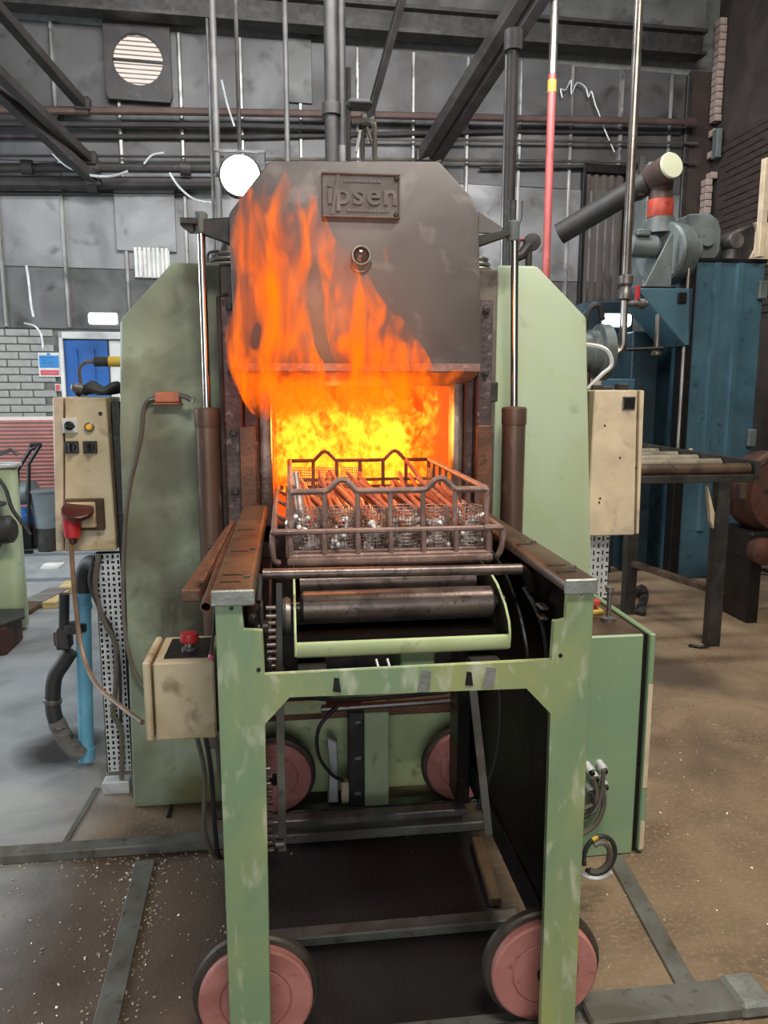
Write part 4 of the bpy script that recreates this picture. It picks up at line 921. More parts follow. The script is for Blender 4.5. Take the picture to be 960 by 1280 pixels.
# steel rods leaning in the pots
rodm = MB().lathe([(.0055, 0), (.0065, .001), (.0065, .249), (.0055, .25)], (0, 0, 0), 'z', 8)
rod0 = build(rodm, 'steel_rod', M['rod']); used = False
bolt = MB().lathe([(.006, 0), (.012, .002), (.012, .012), (.006, .015), (.006, .05), (.003, .051)], (0, 0, 0), 'z', 8)
bolt0 = build(bolt, 'bright_bolt', M['rodend']); bused = False
rr = random.Random(5)
for i in range(6):
    cx = BX0 + w6 * (i + .5); cy = BY0 + .048
    for k in range(8):
        o = rod0 if not used else rod0.copy()
        if used: COL.objects.link(o)
        used = True
        L_ = rr.uniform(.9, 1.15)
        foot = V((cx + rr.uniform(-.020, .022), cy + rr.uniform(-.020, .02), zb_ + .062 + rr.uniform(0, .025)))
        lean = V((rr.uniform(-.42, -.12) * (1 if i else .25) + .10 * (k % 3 - 1) * (1 if i else .5), rr.uniform(.9, 1.2), rr.uniform(.22, .36))).normalized()
        o.location = foot; o.rotation_euler = lean.to_track_quat('Z', 'Y').to_euler(); o.scale = (1, 1, L_)
        tag(o, 'flame-tinted orange brown steel rod leaning out of the %s wire pot' % ORD[i], 'rod', 'steel rods in the %s wire pot' % ORD[i])
    for k in range(12):
        o = bolt0 if not bused else bolt0.copy()
        if bused: COL.objects.link(o)
        bused = True
        a = rr.uniform(0, 6.28); r0 = rr.uniform(.010, .027)
        o.location = (cx + r0 * math.cos(a), cy + r0 * math.sin(a) - .004, zb_ + .006 + .0068 * k); o.rotation_euler = (rr.uniform(.9, 2.0), rr.uniform(-.5, .5), rr.uniform(0, 6.28))
        tag(o, 'bright silver bolt lying inside the %s wire pot' % ORD[i], 'bolt', 'bolts in the %s wire pot' % ORD[i])
o = build(MB().lathe([(.010, 0), (.012, .01), (.012, .10), (.009, .10), (.009, .16)], (0, 0, 0), 'z', 14), 'thick_stud', M['wire']); o.location = (BX0 + .030, BY0 + .035, zb_ + .07); o.rotation_euler = (-.55, -.12, 0)
tag(o, 'thick dark stud standing in the leftmost wire pot', 'stud')
# rods stacked across the middle of the basket
for k in range(16):
    o = rod0.copy(); COL.objects.link(o)
    o.location = (BX0 + .05 + k * .028 + rr.uniform(-.01, .01), BY0 + .22 + rr.uniform(-.05, .1), 1.185 + .01 * (k % 3)); o.rotation_euler = (-rr.uniform(1.15, 1.35), 0, rr.uniform(-.1, .35)); o.scale = (1, 1, rr.uniform(.9, 1.2))
    tag(o, 'flame-tinted orange steel rod stacked in the middle of the basket behind the pots', 'rod', 'steel rods in the middle of the basket')
inner = build(MB().box(BX0 + .012, BX1 - .012, BY0 + .10, BY1 - .04, zb_ + .004, zb_ + .05, .004), 'liner_tray', M['basket']); tag(inner, 'shallow dark liner tray inside the basket under the rods', 'tray')

# ================================================================== FIRE
def flame_mat(name, cdark, cbright, dens, scale, stretch, lo, hi, dist=1.2, floor_=.08, soot=14):
    m = bpy.data.materials.new(name); m.use_nodes = True; nt = m.node_tree; N = nt.nodes; L = nt.links
    N.remove(N['Principled BSDF'])
    tc = N.new('ShaderNodeTexCoord'); mp = N.new('ShaderNodeMapping'); mp.inputs['Scale'].default_value = stretch
    L.new(tc.outputs['Object'], mp.inputs['Vector'])
    n = N.new('ShaderNodeTexNoise'); n.inputs['Scale'].default_value = scale; n.inputs['Detail'].default_value = 3; n.inputs['Distortion'].default_value = dist
    L.new(mp.outputs['Vector'], n.inputs['Vector'])
    r = N.new('ShaderNodeMapRange'); r.interpolation_type = 'SMOOTHSTEP'; r.inputs['From Min'].default_value = lo; r.inputs['From Max'].default_value = hi
    r.inputs['To Min'].default_value = floor_; r.inputs['To Max'].default_value = 1.0
    L.new(n.outputs['Fac'], r.inputs['Value'])
    mx = N.new('ShaderNodeMix'); mx.data_type = 'RGBA'; mx.inputs['A'].default_value = cdark; mx.inputs['B'].default_value = cbright; L.new(r.outputs['Result'], mx.inputs['Factor'])
    mu = N.new('ShaderNodeMath'); mu.operation = 'MULTIPLY'; mu.inputs[1].default_value = dens; L.new(r.outputs['Result'], mu.inputs[0])
    e = N.new('ShaderNodeEmission'); L.new(mx.outputs['Result'], e.inputs['Color']); L.new(mu.outputs[0], e.inputs['Strength'])
    ab = N.new('ShaderNodeVolumeAbsorption'); ab.inputs['Color'].default_value = (.55, .10, .02, 1)     # soot in the flame
    m2 = N.new('ShaderNodeMath'); m2.operation = 'MULTIPLY'; m2.inputs[1].default_value = soot; L.new(r.outputs['Result'], m2.inputs[0]); L.new(m2.outputs[0], ab.inputs['Density'])
    ad = N.new('ShaderNodeAddShader'); L.new(e.outputs[0], ad.inputs[0]); L.new(ab.outputs[0], ad.inputs[1])
    L.new(ad.outputs[0], N['Material Output'].inputs['Volume'])
    m.cycles.volume_step_rate = .25
    return m
M['flame'] = flame_mat('flame_plume', (1, .14, .010, 1), (1, .215, .002, 1), 36, 15, (1.2, 1.2, .34), .41, .69, 1.0, .06, soot=28)
M['fire'] = flame_mat('furnace_fire', (1, .09, .0, 1), (1, .40, .02, 1), 27, 17, (1, 1, .8), .46, .66, 1.6, .02, soot=4)
def tongue(mb, pts, sq=.75):
    """pts: (px, py, Y, r_px) of the flame axis as measured"""
    P = [at(x, y, Y) for x, y, Y, r in pts]; Rr = [r * 1.14 * (P[i] - CAM).length / F for i, (x, y, Y, r) in enumerate(pts)]
    ax = smoothpath(P, 4); rs = []
    for i in range(len(pts) - 1):
        for j in range(4): t = j / 4; rs.append(Rr[i] * (1 - t) + Rr[i + 1] * t)
    rs.append(Rr[-1])
    mb.tube(ax, [max(r, .002) for r in rs], 12, squash=(1, sq, 1))
mb = MB()
for T_ in (
    [(338, 520, 2.74, 10), (326, 500, 2.66, 18), (312, 470, 2.54, 18), (299, 436, 2.47, 13), (304, 395, 2.45, 13), (316, 345, 2.45, 18), (306, 300, 2.45, 17), (313, 262, 2.45, 13), (306, 236, 2.45, 8), (314, 208, 2.45, 1)],
    [(365, 515, 2.76, 16), (352, 485, 2.62, 24), (346, 452, 2.50, 22), (350, 410, 2.45, 20), (340, 360, 2.45, 24), (348, 315, 2.45, 20), (340, 272, 2.45, 14), (352, 240, 2.45, 8), (358, 208, 2.45, 1)],
    [(398, 512, 2.76, 16), (394, 484, 2.62, 24), (378, 448, 2.50, 18), (372, 405, 2.45, 15), (366, 352, 2.45, 16), (380, 310, 2.45, 13), (386, 272, 2.45, 9), (398, 238, 2.45, 1)],
    [(446, 512, 2.76, 18), (446, 484, 2.62, 26), (448, 450, 2.50, 24), (452, 412, 2.45, 24), (436, 372, 2.45, 19), (424, 330, 2.45, 13), (410, 298, 2.45, 8), (404, 262, 2.45, 1)],
    [(490, 512, 2.76, 18), (494, 484, 2.62, 24), (492, 452, 2.52, 22), (484, 424, 2.46, 15), (478, 392, 2.46, 10), (464, 368, 2.46, 8), (458, 336, 2.46, 1)],
    [(505, 500, 2.72, 12), (532, 480, 2.60, 13), (556, 472, 2.545, 9), (586, 462, 2.53, 1)],
    [(515, 478, 2.58, 14), (520, 452, 2.51, 15), (510, 430, 2.46, 10), (506, 410, 2.46, 6), (494, 388, 2.46, 1)],
    [(535, 470, 2.56, 9), (530, 452, 2.51, 8), (527, 438, 2.48, 5), (520, 420, 2.47, 1)],
    [(304, 482, 2.52, 9), (292, 448, 2.46, 9), (288, 412, 2.46, 6), (298, 384, 2.46, 6), (312, 352, 2.46, 5), (324, 318, 2.46, 1)],
    [(428, 446, 2.5, 12), (414, 400, 2.46, 9), (410, 352, 2.46, 8), (396, 306, 2.46, 7), (392, 262, 2.46, 4), (384, 226, 2.46, 1)],
    [(326, 330, 2.46, 10), (334, 290, 2.46, 9), (326, 250, 2.46, 6), (338, 216, 2.46, 1)],
    [(452, 380, 2.46, 9), (446, 350, 2.46, 7), (436, 318, 2.46, 4), (432, 290, 2.46, 1)],
    [(372, 330, 2.46, 9), (364, 290, 2.46, 8), (372, 250, 2.46, 5), (364, 222, 2.46, 1)],
): tongue(mb, T_)
plume = build(mb, 'flame_plume', M['flame'], smooth=60)
rm = plume.modifiers.new('merge', 'REMESH'); rm.mode = 'VOXEL'; rm.voxel_size = .009
sm = plume.modifiers.new('soft', 'SMOOTH'); sm.factor = .5; sm.iterations = 4
tag(plume, 'tall orange flame licking out of the mouth and up the raised door', 'flame')
o = build(MB().tube([at(483, 330, 2.46), at(482, 322, 2.46), at(480, 312, 2.46), at(482, 304, 2.46)], [.002, .010, .008, .001], 10, squash=(1, .8, 1)), 'flame_wisp', M['flame']); tag(o, 'small detached orange flame floating right of the sight glass', 'flame')
mb = MB(); rr = random.Random(9)
for k in range(34):
    x = rr.uniform(.0, .53); y = rr.uniform(2.96, 3.75); r0 = rr.uniform(.045, .085); h = rr.uniform(.36, .46)
    pts = [(x + rr.uniform(-.03, .03) * j, y + rr.uniform(-.03, .03) * j, 1.13 + h * j / 4) for j in range(5)]
    mb.tube(smoothpath(pts, 3), [r0 * f for f in (.6, .8, 1, 1.05, 1.05, 1, .95, .9, .8, .7, .55, .35, .05)], 10)
fire = build(mb, 'furnace_fire', M['fire'], smooth=60)
rm = fire.modifiers.new('merge', 'REMESH'); rm.mode = 'VOXEL'; rm.voxel_size = .014
tag(fire, 'bright yellow fire filling the furnace chamber behind the basket', 'flame')
# the light the flames give off
def plight(name, loc, e, r, col=(1, .36, .08)):
    l = bpy.data.lights.new(name, 'POINT'); l.energy = e; l.color = col; l.shadow_soft_size = r
    o = bpy.data.objects.new(name, l); COL.objects.link(o); o.location = loc; return o
plight('fire_light', (.26, 3.1, 1.40), 20, .14)
plight('plume_light', (.14, 2.28, 1.72), 6, .16)

# ================================================================== LEFT SIDE: switch cabinet, tray, pipes, operator box
YC = 2.86
sc = thing('switch_cabinet', 'stained beige switch cabinet with rotary switches left of the furnace', 'cabinet', (-.72, 2.98, .95))
build(MB().prism([(-.778, 1.515), (-.640, 1.515), (-.632, .960), (-.815, .960)], 'y', YC, 3.10, .004), 'body', M['beige'], sc)
build(MB().prism([(-.822, 1.516), (-.786, 1.516), (-.820, .960), (-.846, .962)], 'y', YC + .004, 3.09, .004), 'door', M['beige2'], sc)
build(MB().box(-.632, -.600, 2.90, 3.15, .30, 1.50, .003), 'side_channel', M['black'], sc)
p = at(88, 532, YC); s_ = build(MB().box(p.x - .026, p.x + .026, YC - .010, YC + .002, p.z - .026, p.z + .026, .002), 'switch_plate', M['white'], sc)
build(MB().lathe([(.016, 0), (.016, -.012), (.011, -.014)], (p.x, YC - .01, p.z), 'y', 16).bar((p.x - .010, YC - .03, p.z), (p.x + .022, YC - .03, p.z - .002), .012, .012, .003), 'rotary_knob', M['black'], s_)
p = at(112, 534, YC); lm = build(MB().lathe([(.017, .0), (.017, -.008), (.014, -.01)], (p.x, YC, p.z), 'y', 18), 'lamp_bezel', M['steel'], sc)
build(MB().lathe([(.013, -.005), (.012, -.014), (.006, -.019)], (p.x, YC, p.z), 'y', 18), 'lamp_lens', M['amber'], lm)
for q in ((90, 559), (113, 559)):
    p = at(*q, YC); s_ = build(MB().box(p.x - .024, p.x + .024, YC - .008, YC + .002, p.z - .022, p.z + .022, .002), 'switch_plate', M['dark_steel'], sc)
    build(MB().lathe([(.015, 0), (.015, -.014)], (p.x, YC - .008, p.z), 'y', 16).bar((p.x, YC - .028, p.z - .016), (p.x, YC - .028, p.z + .016), .009, .012, .003), 'rotary_knob', M['black'], s_)
p = at(126, 517, YC); build(MB().box(p.x - .007, p.x + .005, YC - .003, YC + .001, p.z - .006, p.z + .006), 'square_hole', M['black'], sc)
sp = build(MB().box(-.800, -.665, YC - .022, YC + .002, 1.040, 1.155, .004), 'socket_box', M['wood_dk'], sc)
build(MB().box(-.790, -.690, YC - .034, YC - .020, 1.052, 1.145, .004), 'socket_cover', M['beige'], sp)
p = at(97, 638, YC - .05)
build(MB().lathe([(.004, -.014), (.050, -.012), (.054, -.006), (.054, .006), (.048, .010)], p, V((0.1, -.45, .9)), 28), 'socket_lid', M['maroon'], sp)
p = at(90, 657, YC - .05)
plg = thing('red_plug', 'red industrial plug pushed into the cabinet socket under the maroon lid', 'plug', p - V((0, 0, .05)))
build(MB().lathe([(.020, -.045), (.028, -.040), (.031, .0), (.031, .035), (.034, .04), (.034, .05)], p, 'z', 20), 'plug_body', M['red'], plg)
build(MB().lathe([(.012, -.065), (.016, -.06), (.016, -.04)], p, 'z', 14), 'cable_gland', M['maroon'], plg)
q = lambda x, y, Y: at(x, y, Y)
cable([q(89, 671, 2.81), q(90, 700, 2.80), q(95, 760, 2.76), q(103, 815, 2.70), q(120, 855, 2.60), q(150, 882, 2.45), q(178, 903, 2.26)], .0085, M['cable_brown'], 'brown cable swinging from the red plug down to the operator box')

def slot_plate(name, x0, x1, z0, z1, Y, nu, nv, lean, label, hole):
    fr = lambda u, v, d: V((u + lean * (v - z0), Y + d, v))
    root = thing(name, label, 'cable tray', ((x0 + x1) / 2, Y, z0))
    build(MB().plate_holes(x0, x1, z0, z1, nu, nv, hole, fr, .003), 'slotted_face', M['white_metal'], root, smooth=0)
    build(MB().box(x0, x0 + .003, Y, Y + .05, z0, z1).box(x1 - .003, x1, Y, Y + .05, z0, z1).box(x0, x1, Y + .045, Y + .05, z0, z1), 'shade_backing', M['black'], root)  # black backing added for the shade seen through the slots
    return root
slot_plate('perforated_tray', -.722, -.628, .075, .94, 2.90, 5, 40, .0, 'pale perforated cable tray standing below the switch cabinet', lambda i, j: (.42, .72) if (i + j) % 2 == 0 else ((.66, .36) if i % 2 else (.4, .5)))
o = build(MB().box(-.735, -.635, 2.86, 2.92, .0, .05, .003).box(-.735, -.635, 2.858, 2.862, .012, .038), 'tray_foot', M['white_metal']); tag(o, 'short pale slotted channel on the floor under the left cable tray', 'channel')
cable([(-.70, 2.88, .94), (-.715, 2.86, .82), (-.69, 2.85, .70), (-.655, 2.86, .60), (-.665, 2.86, .42), (-.68, 2.86, .33), (-.655, 2.87, .25), (-.665, 2.88, .05)], .010, M['cable_grey'], 'thick dusty cable tied down the front of the left cable tray')
cable([(-.72, 2.88, .93), (-.735, 2.86, .84), (-.70, 2.85, .74), (-.665, 2.86, .66), (-.645, 2.86, .52), (-.652, 2.86, .30)], .006, M['rubber'], 'thin black cable beside the thick one on the left cable tray')
# pale blue pipe with rubber hose and valve block
bp_ = thing('blue_water_pipe', 'pale blue vertical water pipe standing left of the cable tray', 'pipe', (-.83, 3.12, 0))
build(MB().tube(smoothpath([(-.855, 3.12, .06), (-.842, 3.12, .40), (-.832, 3.12, .64), (-.825, 3.12, .74)], 4), .030, 16), 'pipe_run', M['bluepipe'], bp_)
build(MB().lathe([(.018, 0), (.034, .004), (.035, .055), (.030, .06)], (-.856, 3.12, .02), 'z', 18), 'end_socket', M['bluepipe'], bp_)
build(MB().lathe([(.031, 0), (.033, .005), (.033, .02), (.031, .025)], (-.829, 3.12, .67), 'z', 18), 'collar', M['bluepipe'], bp_)
build(MB().tube(smoothpath([(-.825, 3.12, .74), (-.82, 3.12, .81), (-.79, 3.10, .86), (-.74, 3.06, .86)], 4), .034, 14), 'rubber_elbow', M['rubber'], bp_)
vb = thing('valve_block', 'dark square valve block clamped beside the pale blue pipe', 'valve', (-.90, 3.10, .50))
build(MB().box(-.935, -.878, 3.07, 3.13, .515, .60, .008), 'block', M['dark_steel'], vb)
build(MB().box(-.945, -.93, 3.085, 3.115, .53, .585, .003), 'cover', M['wood_dk'], vb)
build(MB().cyl((-.905, 3.10, .60), (-.895, 3.10, .74), .020), 'neck', M['rubber'], vb)
build(MB().lathe([(.044, 0), (.044, .03), (.036, .034)], (-.86, 3.10, .585), 'z', 18), 'pipe_clamp', M['rubber'], vb)
hs = thing('rubber_hose', 'thick black rubber hose bending down to the floor beside the blue pipe', 'hose', (-.95, 3.1, 0))
build(MB().tube(smoothpath([(-.885, 3.10, .50), (-.915, 3.10, .455), (-.955, 3.10, .39), (-.965, 3.09, .29), (-.955, 3.08, .22), (-.915, 3.08, .13)], 5), [.03] * 26, 14), 'hose_run', M['rubber'], hs)
build(MB().tube(smoothpath([(-.955, 3.08, .22), (-.92, 3.08, .13), (-.87, 3.09, .06)], 5), .034, 14), 'canvas_sleeve', M['wood'], hs)
for pz in ((-.965, 3.09, .30), (-.945, 3.08, .19)): build(MB().lathe([(.034, -.01), (.036, -.008), (.036, .008), (.034, .01)], pz, V((.2, 0, 1)), 16), 'hose_clip', M['steel'], hs)
# operator box
bx = thing('operator_box', 'stained beige operator box with red emergency button left of the loading table', 'box', (-.31, 2.2, .56))
build(MB().box(-.385, -.218, 2.10, 2.33, .565, .795, .005), 'body', M['beige'], bx)
build(MB().prism([(-.412, .800), (-.392, .800), (-.392, .565), (-.412, .568)], 'y', 2.095, 2.325, .005), 'door', M['beige'], bx)
build(MB().box(-.36, -.24, 2.13, 2.30, .795, .799, .001), 'top_plate', M['black'], bx)
eb = build(MB().lathe([(.024, 0), (.024, .004), (.014, .008), (.012, .02)], (-.296, 2.20, .799), 'z', 18), 'button_collar', M['steel'], bx)
build(MB().lathe([(.014, .018), (.025, .022), (.027, .03), (.024, .048), (.004, .052)], (-.296, 2.20, .799), 'z', 22), 'emergency_button', M['red'], eb)
build(MB().box(-.218, -.14, 2.18, 2.24, .62, .68, .003), 'mount_arm', M['dark_steel'], bx)
lv = thing('shift_lever', 'thin lever with a pink ball knob beside the operator box', 'lever', (-.225, 2.10, .80))
build(MB().tube([(-.215, 2.16, .93), (-.224, 2.10, .815)], .004, 8), 'stem', M['dark_steel'], lv); build(MB().ball((-.2245, 2.097, .808), .009, 12), 'knob', M['pink'], lv)
for k, (dx, mm) in enumerate(((0, 'cable_grey'), (.02, 'rubber'), (.045, 'cable_grey'))):
    cable([(-.30 + dx, 2.2, .565), (-.285 + dx * 1.2, 2.2, .52), (-.268 + dx, 2.2, .40), (-.275 + dx * 1.6, 2.2, .22), (-.25 + dx * .6, 2.25, .10), (-.215 + dx * .2, 2.35, .05)], .0075, M[mm],
          'dusty cable hanging from the operator box to the floor, %s of three' % ['leftmost', 'middle', 'rightmost'][k], grp='cables under the operator box')
o = build(MB().box(-.23, -.19, 2.36, 2.44, .0, .075, .004), 'floor_block', M['beige2']); tag(o, 'small pale cable block on the floor against the left post', 'block')
cable([(-.38, 2.2, .565), (-.30, 2.2, .53), (-.23, 2.25, .525), (-.16, 2.3, .53)], .007, M['rubber'], 'black cable running sideways from under the operator box to the post')

gs = thing('gas_spring', 'black cylinder with a yellow band lying behind the switch cabinet', 'cylinder', (-.70, 3.35, 1.55))
pa, pb = at(118, 452, 3.3), at(151, 452, 3.3)
build(MB().cyl(pa, pb, .020, n=16), 'barrel', M['rubber'], gs)
build(MB().cyl(pa.lerp(pb, .55), pb + V((.03, 0, 0)), .0215, n=16), 'yellow_band', M['yellow'], gs)
build(MB().cyl(pa - V((.035, 0, 0)), pa, .009, n=10), 'nipple', M['steel'], gs)
build(MB().tube(smoothpath([pa - V((.03, 0, 0)), pa + V((-.06, 0, -.03)), pa + V((-.055, 0, -.10)), pa + V((-.02, -.1, -.16))], 4), .006, 6), 'feed_hose', M['wood_dk'], gs)
build(MB().tube([pb, pb + V((.08, .02, 0))], .018, 12), 'mount_stub', M['steel'], gs)
ch_ = thing('coiled_hoses', 'black hoses bunched on top of the switch cabinet', 'hose', (-.70, 2.98, 1.515))
for k in range(3):
    build(MB().tube(smoothpath([(-.76 + .02 * k, 2.95 + .03 * k, 1.528), (-.72, 2.94 + .03 * k, 1.548 + .008 * k), (-.67, 2.95 + .03 * k, 1.535), (-.62, 2.97 + .03 * k, 1.56 - .01 * k), (-.60, 3.0, 1.52)], 4), .014, 8), 'hose_run', M['rubber'], ch_)
build(MB().lathe([(.016, 0), (.016, .03), (.010, .035)], (-.735, 2.92, 1.545), V((-.8, -.4, .2)), 12), 'hose_end', M['steel'], ch_)
# ================================================================== RIGHT SIDE
gc = thing('green_cabinet', 'green floor cabinet with worn door edge right of the loading table', 'cabinet', (1.0, 2.5, 0))
build(MB().box(.80, 1.122, 2.25, 2.74, .0, .768, .005), 'body', M['green_cab'], gc)
build(MB().box(1.122, 1.140, 2.262, 2.73, .01, .764), 'door_gap', M['black'], gc)
build(MB().box(1.140, 1.160, 2.245, 2.74, .01, .770, .004), 'door', M['green_cab'], gc)
build(MB().box(1.143, 1.158, 2.2435, 2.2452, .24, .60), 'bare_edge', M['beige2'], gc)
build(MB().box(1.143, 1.158, 2.2435, 2.2452, .02, .12), 'bare_edge', M['beige2'], gc)
build(MB().box(.81, 1.12, 2.26, 2.73, .768, .770), 'top_sheet', M['rail'], gc)
mb_ = build(MB().box(1.02, 1.08, 2.47, 2.53, .770, .785, .003), 'button_base', M['yellow'], gc)
build(MB().lathe([(.015, 0), (.015, .012), (.026, .016), (.026, .03), (.004, .035)], (1.05, 2.50, .785), 'z', 18), 'mushroom_button', M['redband'], mb_)
st_ = build(MB().lathe([(.026, 0), (.026, .012), (.008, .016), (.008, .10), (.014, .102), (.014, .118)], (1.065, 2.40, .770), 'z', 16), 'stub_post', M['steel'], gc)
for i, (x, y) in enumerate(((752, 958), (741, 968), (736, 960), (753, 978), (738, 985))):
    p = at(x, y, 2.235)
    g_ = build(MB().lathe([(.013, .02), (.013, 0), (.015, -.002), (.015, -.014), (.010, -.02)], p, V((.1, -1, -.25)) * -1, 12), 'cable_gland', M['white_metal'], gc)
    build(MB().lathe([(.008, -.03), (.011, -.018)], p, V((.1, -1, -.25)) * -1, 10), 'gland_cap', M['black'], g_)
P2 = lambda x, y, Y=2.20: at(x, y, Y)
cable([P2(754, 962), P2(753, 985), P2(746, 1010), P2(732, 1020), P2(715, 1030)], .007, M['cable_grey'], 'dusty cable curving from the topmost gland of the green cabinet')
cable([P2(741, 972), P2(746, 990), P2(742, 1004), P2(725, 1012), P2(712, 1014)], .007, M['cable_grey'], 'dusty cable from the second gland bending behind the right post')
cable([P2(754, 985), P2(755, 1005), P2(748, 1025), P2(735, 1038), P2(715, 1046)], .008, M['cable_grey'], 'lowest dusty cable looping from the green cabinet glands')
cable([P2(738, 990), P2(742, 1002), P2(735, 1018), P2(720, 1024)], .008, M['rubber'], 'black cable tucked under the dusty ones at the green cabinet')
def coil(cx, cy, rx, ry, r, mat, label, a0=0, a1=6.283):
    c = at(cx, cy, 2.0); s = 2.25 / F
    pts = [c + V((rx * s * math.cos(a0 + (a1 - a0) * k / 24), -.0012 * k, ry * s * math.sin(a0 + (a1 - a0) * k / 24))) for k in range(25)]
    return tag(build(MB().tube(pts, r, 8), 'coiled_cable', mat), label, 'cable')
coil(746, 1066, 22, 28, .007, M['rubber'], 'outer black loop of the cable coil hung beside the right post', -2.2, 3.4)
coil(744, 1068, 17, 23, .009, M['cable_grey'], 'thick inner grey loop of the coil beside the right post', -2.0, 2.0)
coil(742, 1066, 24, 27, .0065, M['yellow'], 'short yellow cable arc on top of the hanging coil', .7, 1.9)
coil(741, 1072, 24, 25, .006, M['white_metal'], 'pale cable arc along the bottom of the hanging coil', -2.4, -.6)
cable([P2(740, 1095), P2(741, 1115), P2(744, 1130), P2(746, 1150)], .003, M['rubber'], 'thin loose wire dangling below the coil to the floor')

jb = thing('junction_box', 'pale beige tall junction box with a small square window right of the furnace', 'box', (1.27, 3.0, .95))
build(MB().prism([(1.186, 1.540), (1.360, 1.540), (1.380, .962), (1.180, .962)], 'y', 2.90, 3.12, .004), 'body', M['beige2'], jb)
build(MB().prism([(1.372, 1.540), (1.392, 1.538), (1.402, .965), (1.388, .965)], 'y', 2.905, 3.12, .003), 'door', M['beige2'], jb)
p = at(786, 504, 2.90); wn = build(MB().box(p.x - .026, p.x + .026, 2.896, 2.902, p.z - .026, p.z + .026, .001), 'window_bezel', M['steel'], jb)
build(MB().box(p.x - .021, p.x + .021, 2.893, 2.897, p.z - .021, p.z + .021), 'window_pane', M['black'], wn)
for x, y in ((756, 532), (775, 572), (749, 628), (750, 623), (795, 585)):
    p = at(x, y, 2.90); build(MB().lathe([(.004, 0), (.004, -.002)], (p.x, 2.9, p.z), 'y', 8), 'screw_hole', M['black'], jb)
build(MB().box(1.135, 1.182, 2.95, 3.10, .9, 1.535, .003), 'side_channel', M['black'], jb)
for (x, y, zz) in ((1.22, 2.97, .02), (1.27, 3.0, .015), (1.32, 2.96, .025)): build(MB().box(x - .02, x + .025, y - .015, y + .02, 1.54, 1.54 + zz, .003), 'top_fitting', M['dark_steel'], jb)
slot_plate('perforated_tray', 1.185, 1.30, .69, .955, 2.95, 6, 9, 0, 'pale perforated plate with slots below the tall junction box', lambda i, j: (.34, .68) if (i + j) % 2 == 0 else ((.64, .26) if i % 2 else (.3, .3)))
cable([(1.19, 2.98, 1.545), (1.24, 2.97, 1.60), (1.28, 2.97, 1.64), (1.255, 2.98, 1.70), (1.17, 3.02, 1.72), (1.08, 3.1, 1.72)], .009, M['white_metal'], 'pale hose arching over the tall junction box towards the furnace')

# valve on top of the furnace at right
vv = thing('gas_valve', 'dark gas valve with small red handwheel on top of the furnace', 'valve', (.96, 3.2, 1.98))
build(MB().cyl((.925, 3.2, 1.978), (.925, 3.2, 2.30), .018, n=12), 'riser', M['pipe_dark'], vv)
build(MB().tube([(.925, 3.2, 2.07), (.97, 3.2, 2.09), (1.0, 3.2, 2.13)], .022, 10), 'body', M['pipe_dark'], vv)
build(MB().lathe([(.004, -.02), (.034, -.014), (.036, .0), (.034, .014), (.004, .02)], (1.012, 3.2, 2.14), 'y', 18), 'elbow_end', M['pipe_dark'], vv)
build(MB().cyl((1.0, 3.2, 1.978), (1.0, 3.2, 2.12), .014, n=10), 'outlet', M['pipe_dark'], vv)
build(MB().cyl((.957, 3.2, 2.10), (.957, 3.2, 2.145), .005, n=8), 'stem', M['steel'], vv)
build(MB().tube([(.957 + .018 * math.cos(a), 3.2 + .018 * math.sin(a), 2.147) for a in [2 * math.pi * k / 14 for k in range(14)]], .004, 6, closed=True).bar((.94, 3.2, 2.147), (.974, 3.2, 2.147), .004, .004), 'handwheel', M['red'], vv)
build(MB().tube([(.95, 3.2, 2.20), (.965, 3.2, 2.23), (.966, 3.2, 2.30)], .004, 6), 'lever', M['steel'], vv)

# ------------------------------------------------------------------ roller conveyor
cv = thing('roller_conveyor', 'dark steel roller conveyor with bright rollers behind the junction box', 'conveyor', (2.25, 4.9, 0))
yv = [4.24, 4.55, 4.83, 5.10, 5.38, 5.66, 5.95]
for i, y in enumerate(yv):
    build(MB().lathe([(.012, 0), (.034, .004), (.034, .936), (.012, .94)], (1.77, y, 1.075), 'x', 18), 'roller', M['rail'] if i == 0 else M['conv_roller'], cv)
build(MB().box(2.715, 2.745, 4.18, 6.2, 1.02, 1.125, .003), 'side_rail', M['dark_steel'], cv)
build(MB().box(1.735, 1.765, 4.18, 6.2, 1.02, 1.125, .003), 'side_rail', M['dark_steel'], cv)
build(MB().box(1.76, 2.72, 4.19, 4.22, 1.0, 1.045, .003), 'end_plate', M['dark_steel'], cv)
for (x, y) in ((2.535, 4.22), (2.32, 4.92), (1.80, 4.22), (2.65, 6.1)): build(MB().box(x - .04, x + .04, y - .035, y + .035, .0, 1.02, .003), 'leg', M['dark_steel'], cv)
build(MB().bar((2.32, 4.92, .36), (2.535, 4.25, .34), .04, .04, .003), 'stretcher', M['rail'], cv)
build(MB().prism([(2.44, .98), (2.50, .80), (2.505, .70), (2.47, .78)], 'y', 4.21, 4.24), 'gusset', M['beige2'], cv)
tag(build(MB().tube(smoothpath([(2.50, 4.16, .02), (2.44, 4.16, .012), (2.38, 4.2, .012)], 3), .009, 6), 'bent_rod', M['black']), 'short black rod lying at the foot of the conveyor leg', 'rod')
tag(build(MB().tube([fl(935, 712, .01), fl(958, 712, .01), fl(962, 718, .01), fl(940, 716, .01)], .012, 6), 'wire_scrap', M['black']), 'bent black wire scrap on the floor near the right edge', 'scrap')
tag(build(MB().tube(smoothpath([fl(797, 742, .03), fl(802, 735, .10), fl(806, 745, .03), fl(800, 762, .03), fl(806, 764, .03)], 4), .03, 8), 'rag_bundle', M['rubber']), 'dark rag bundle on the floor by the conveyor leg', 'rag')

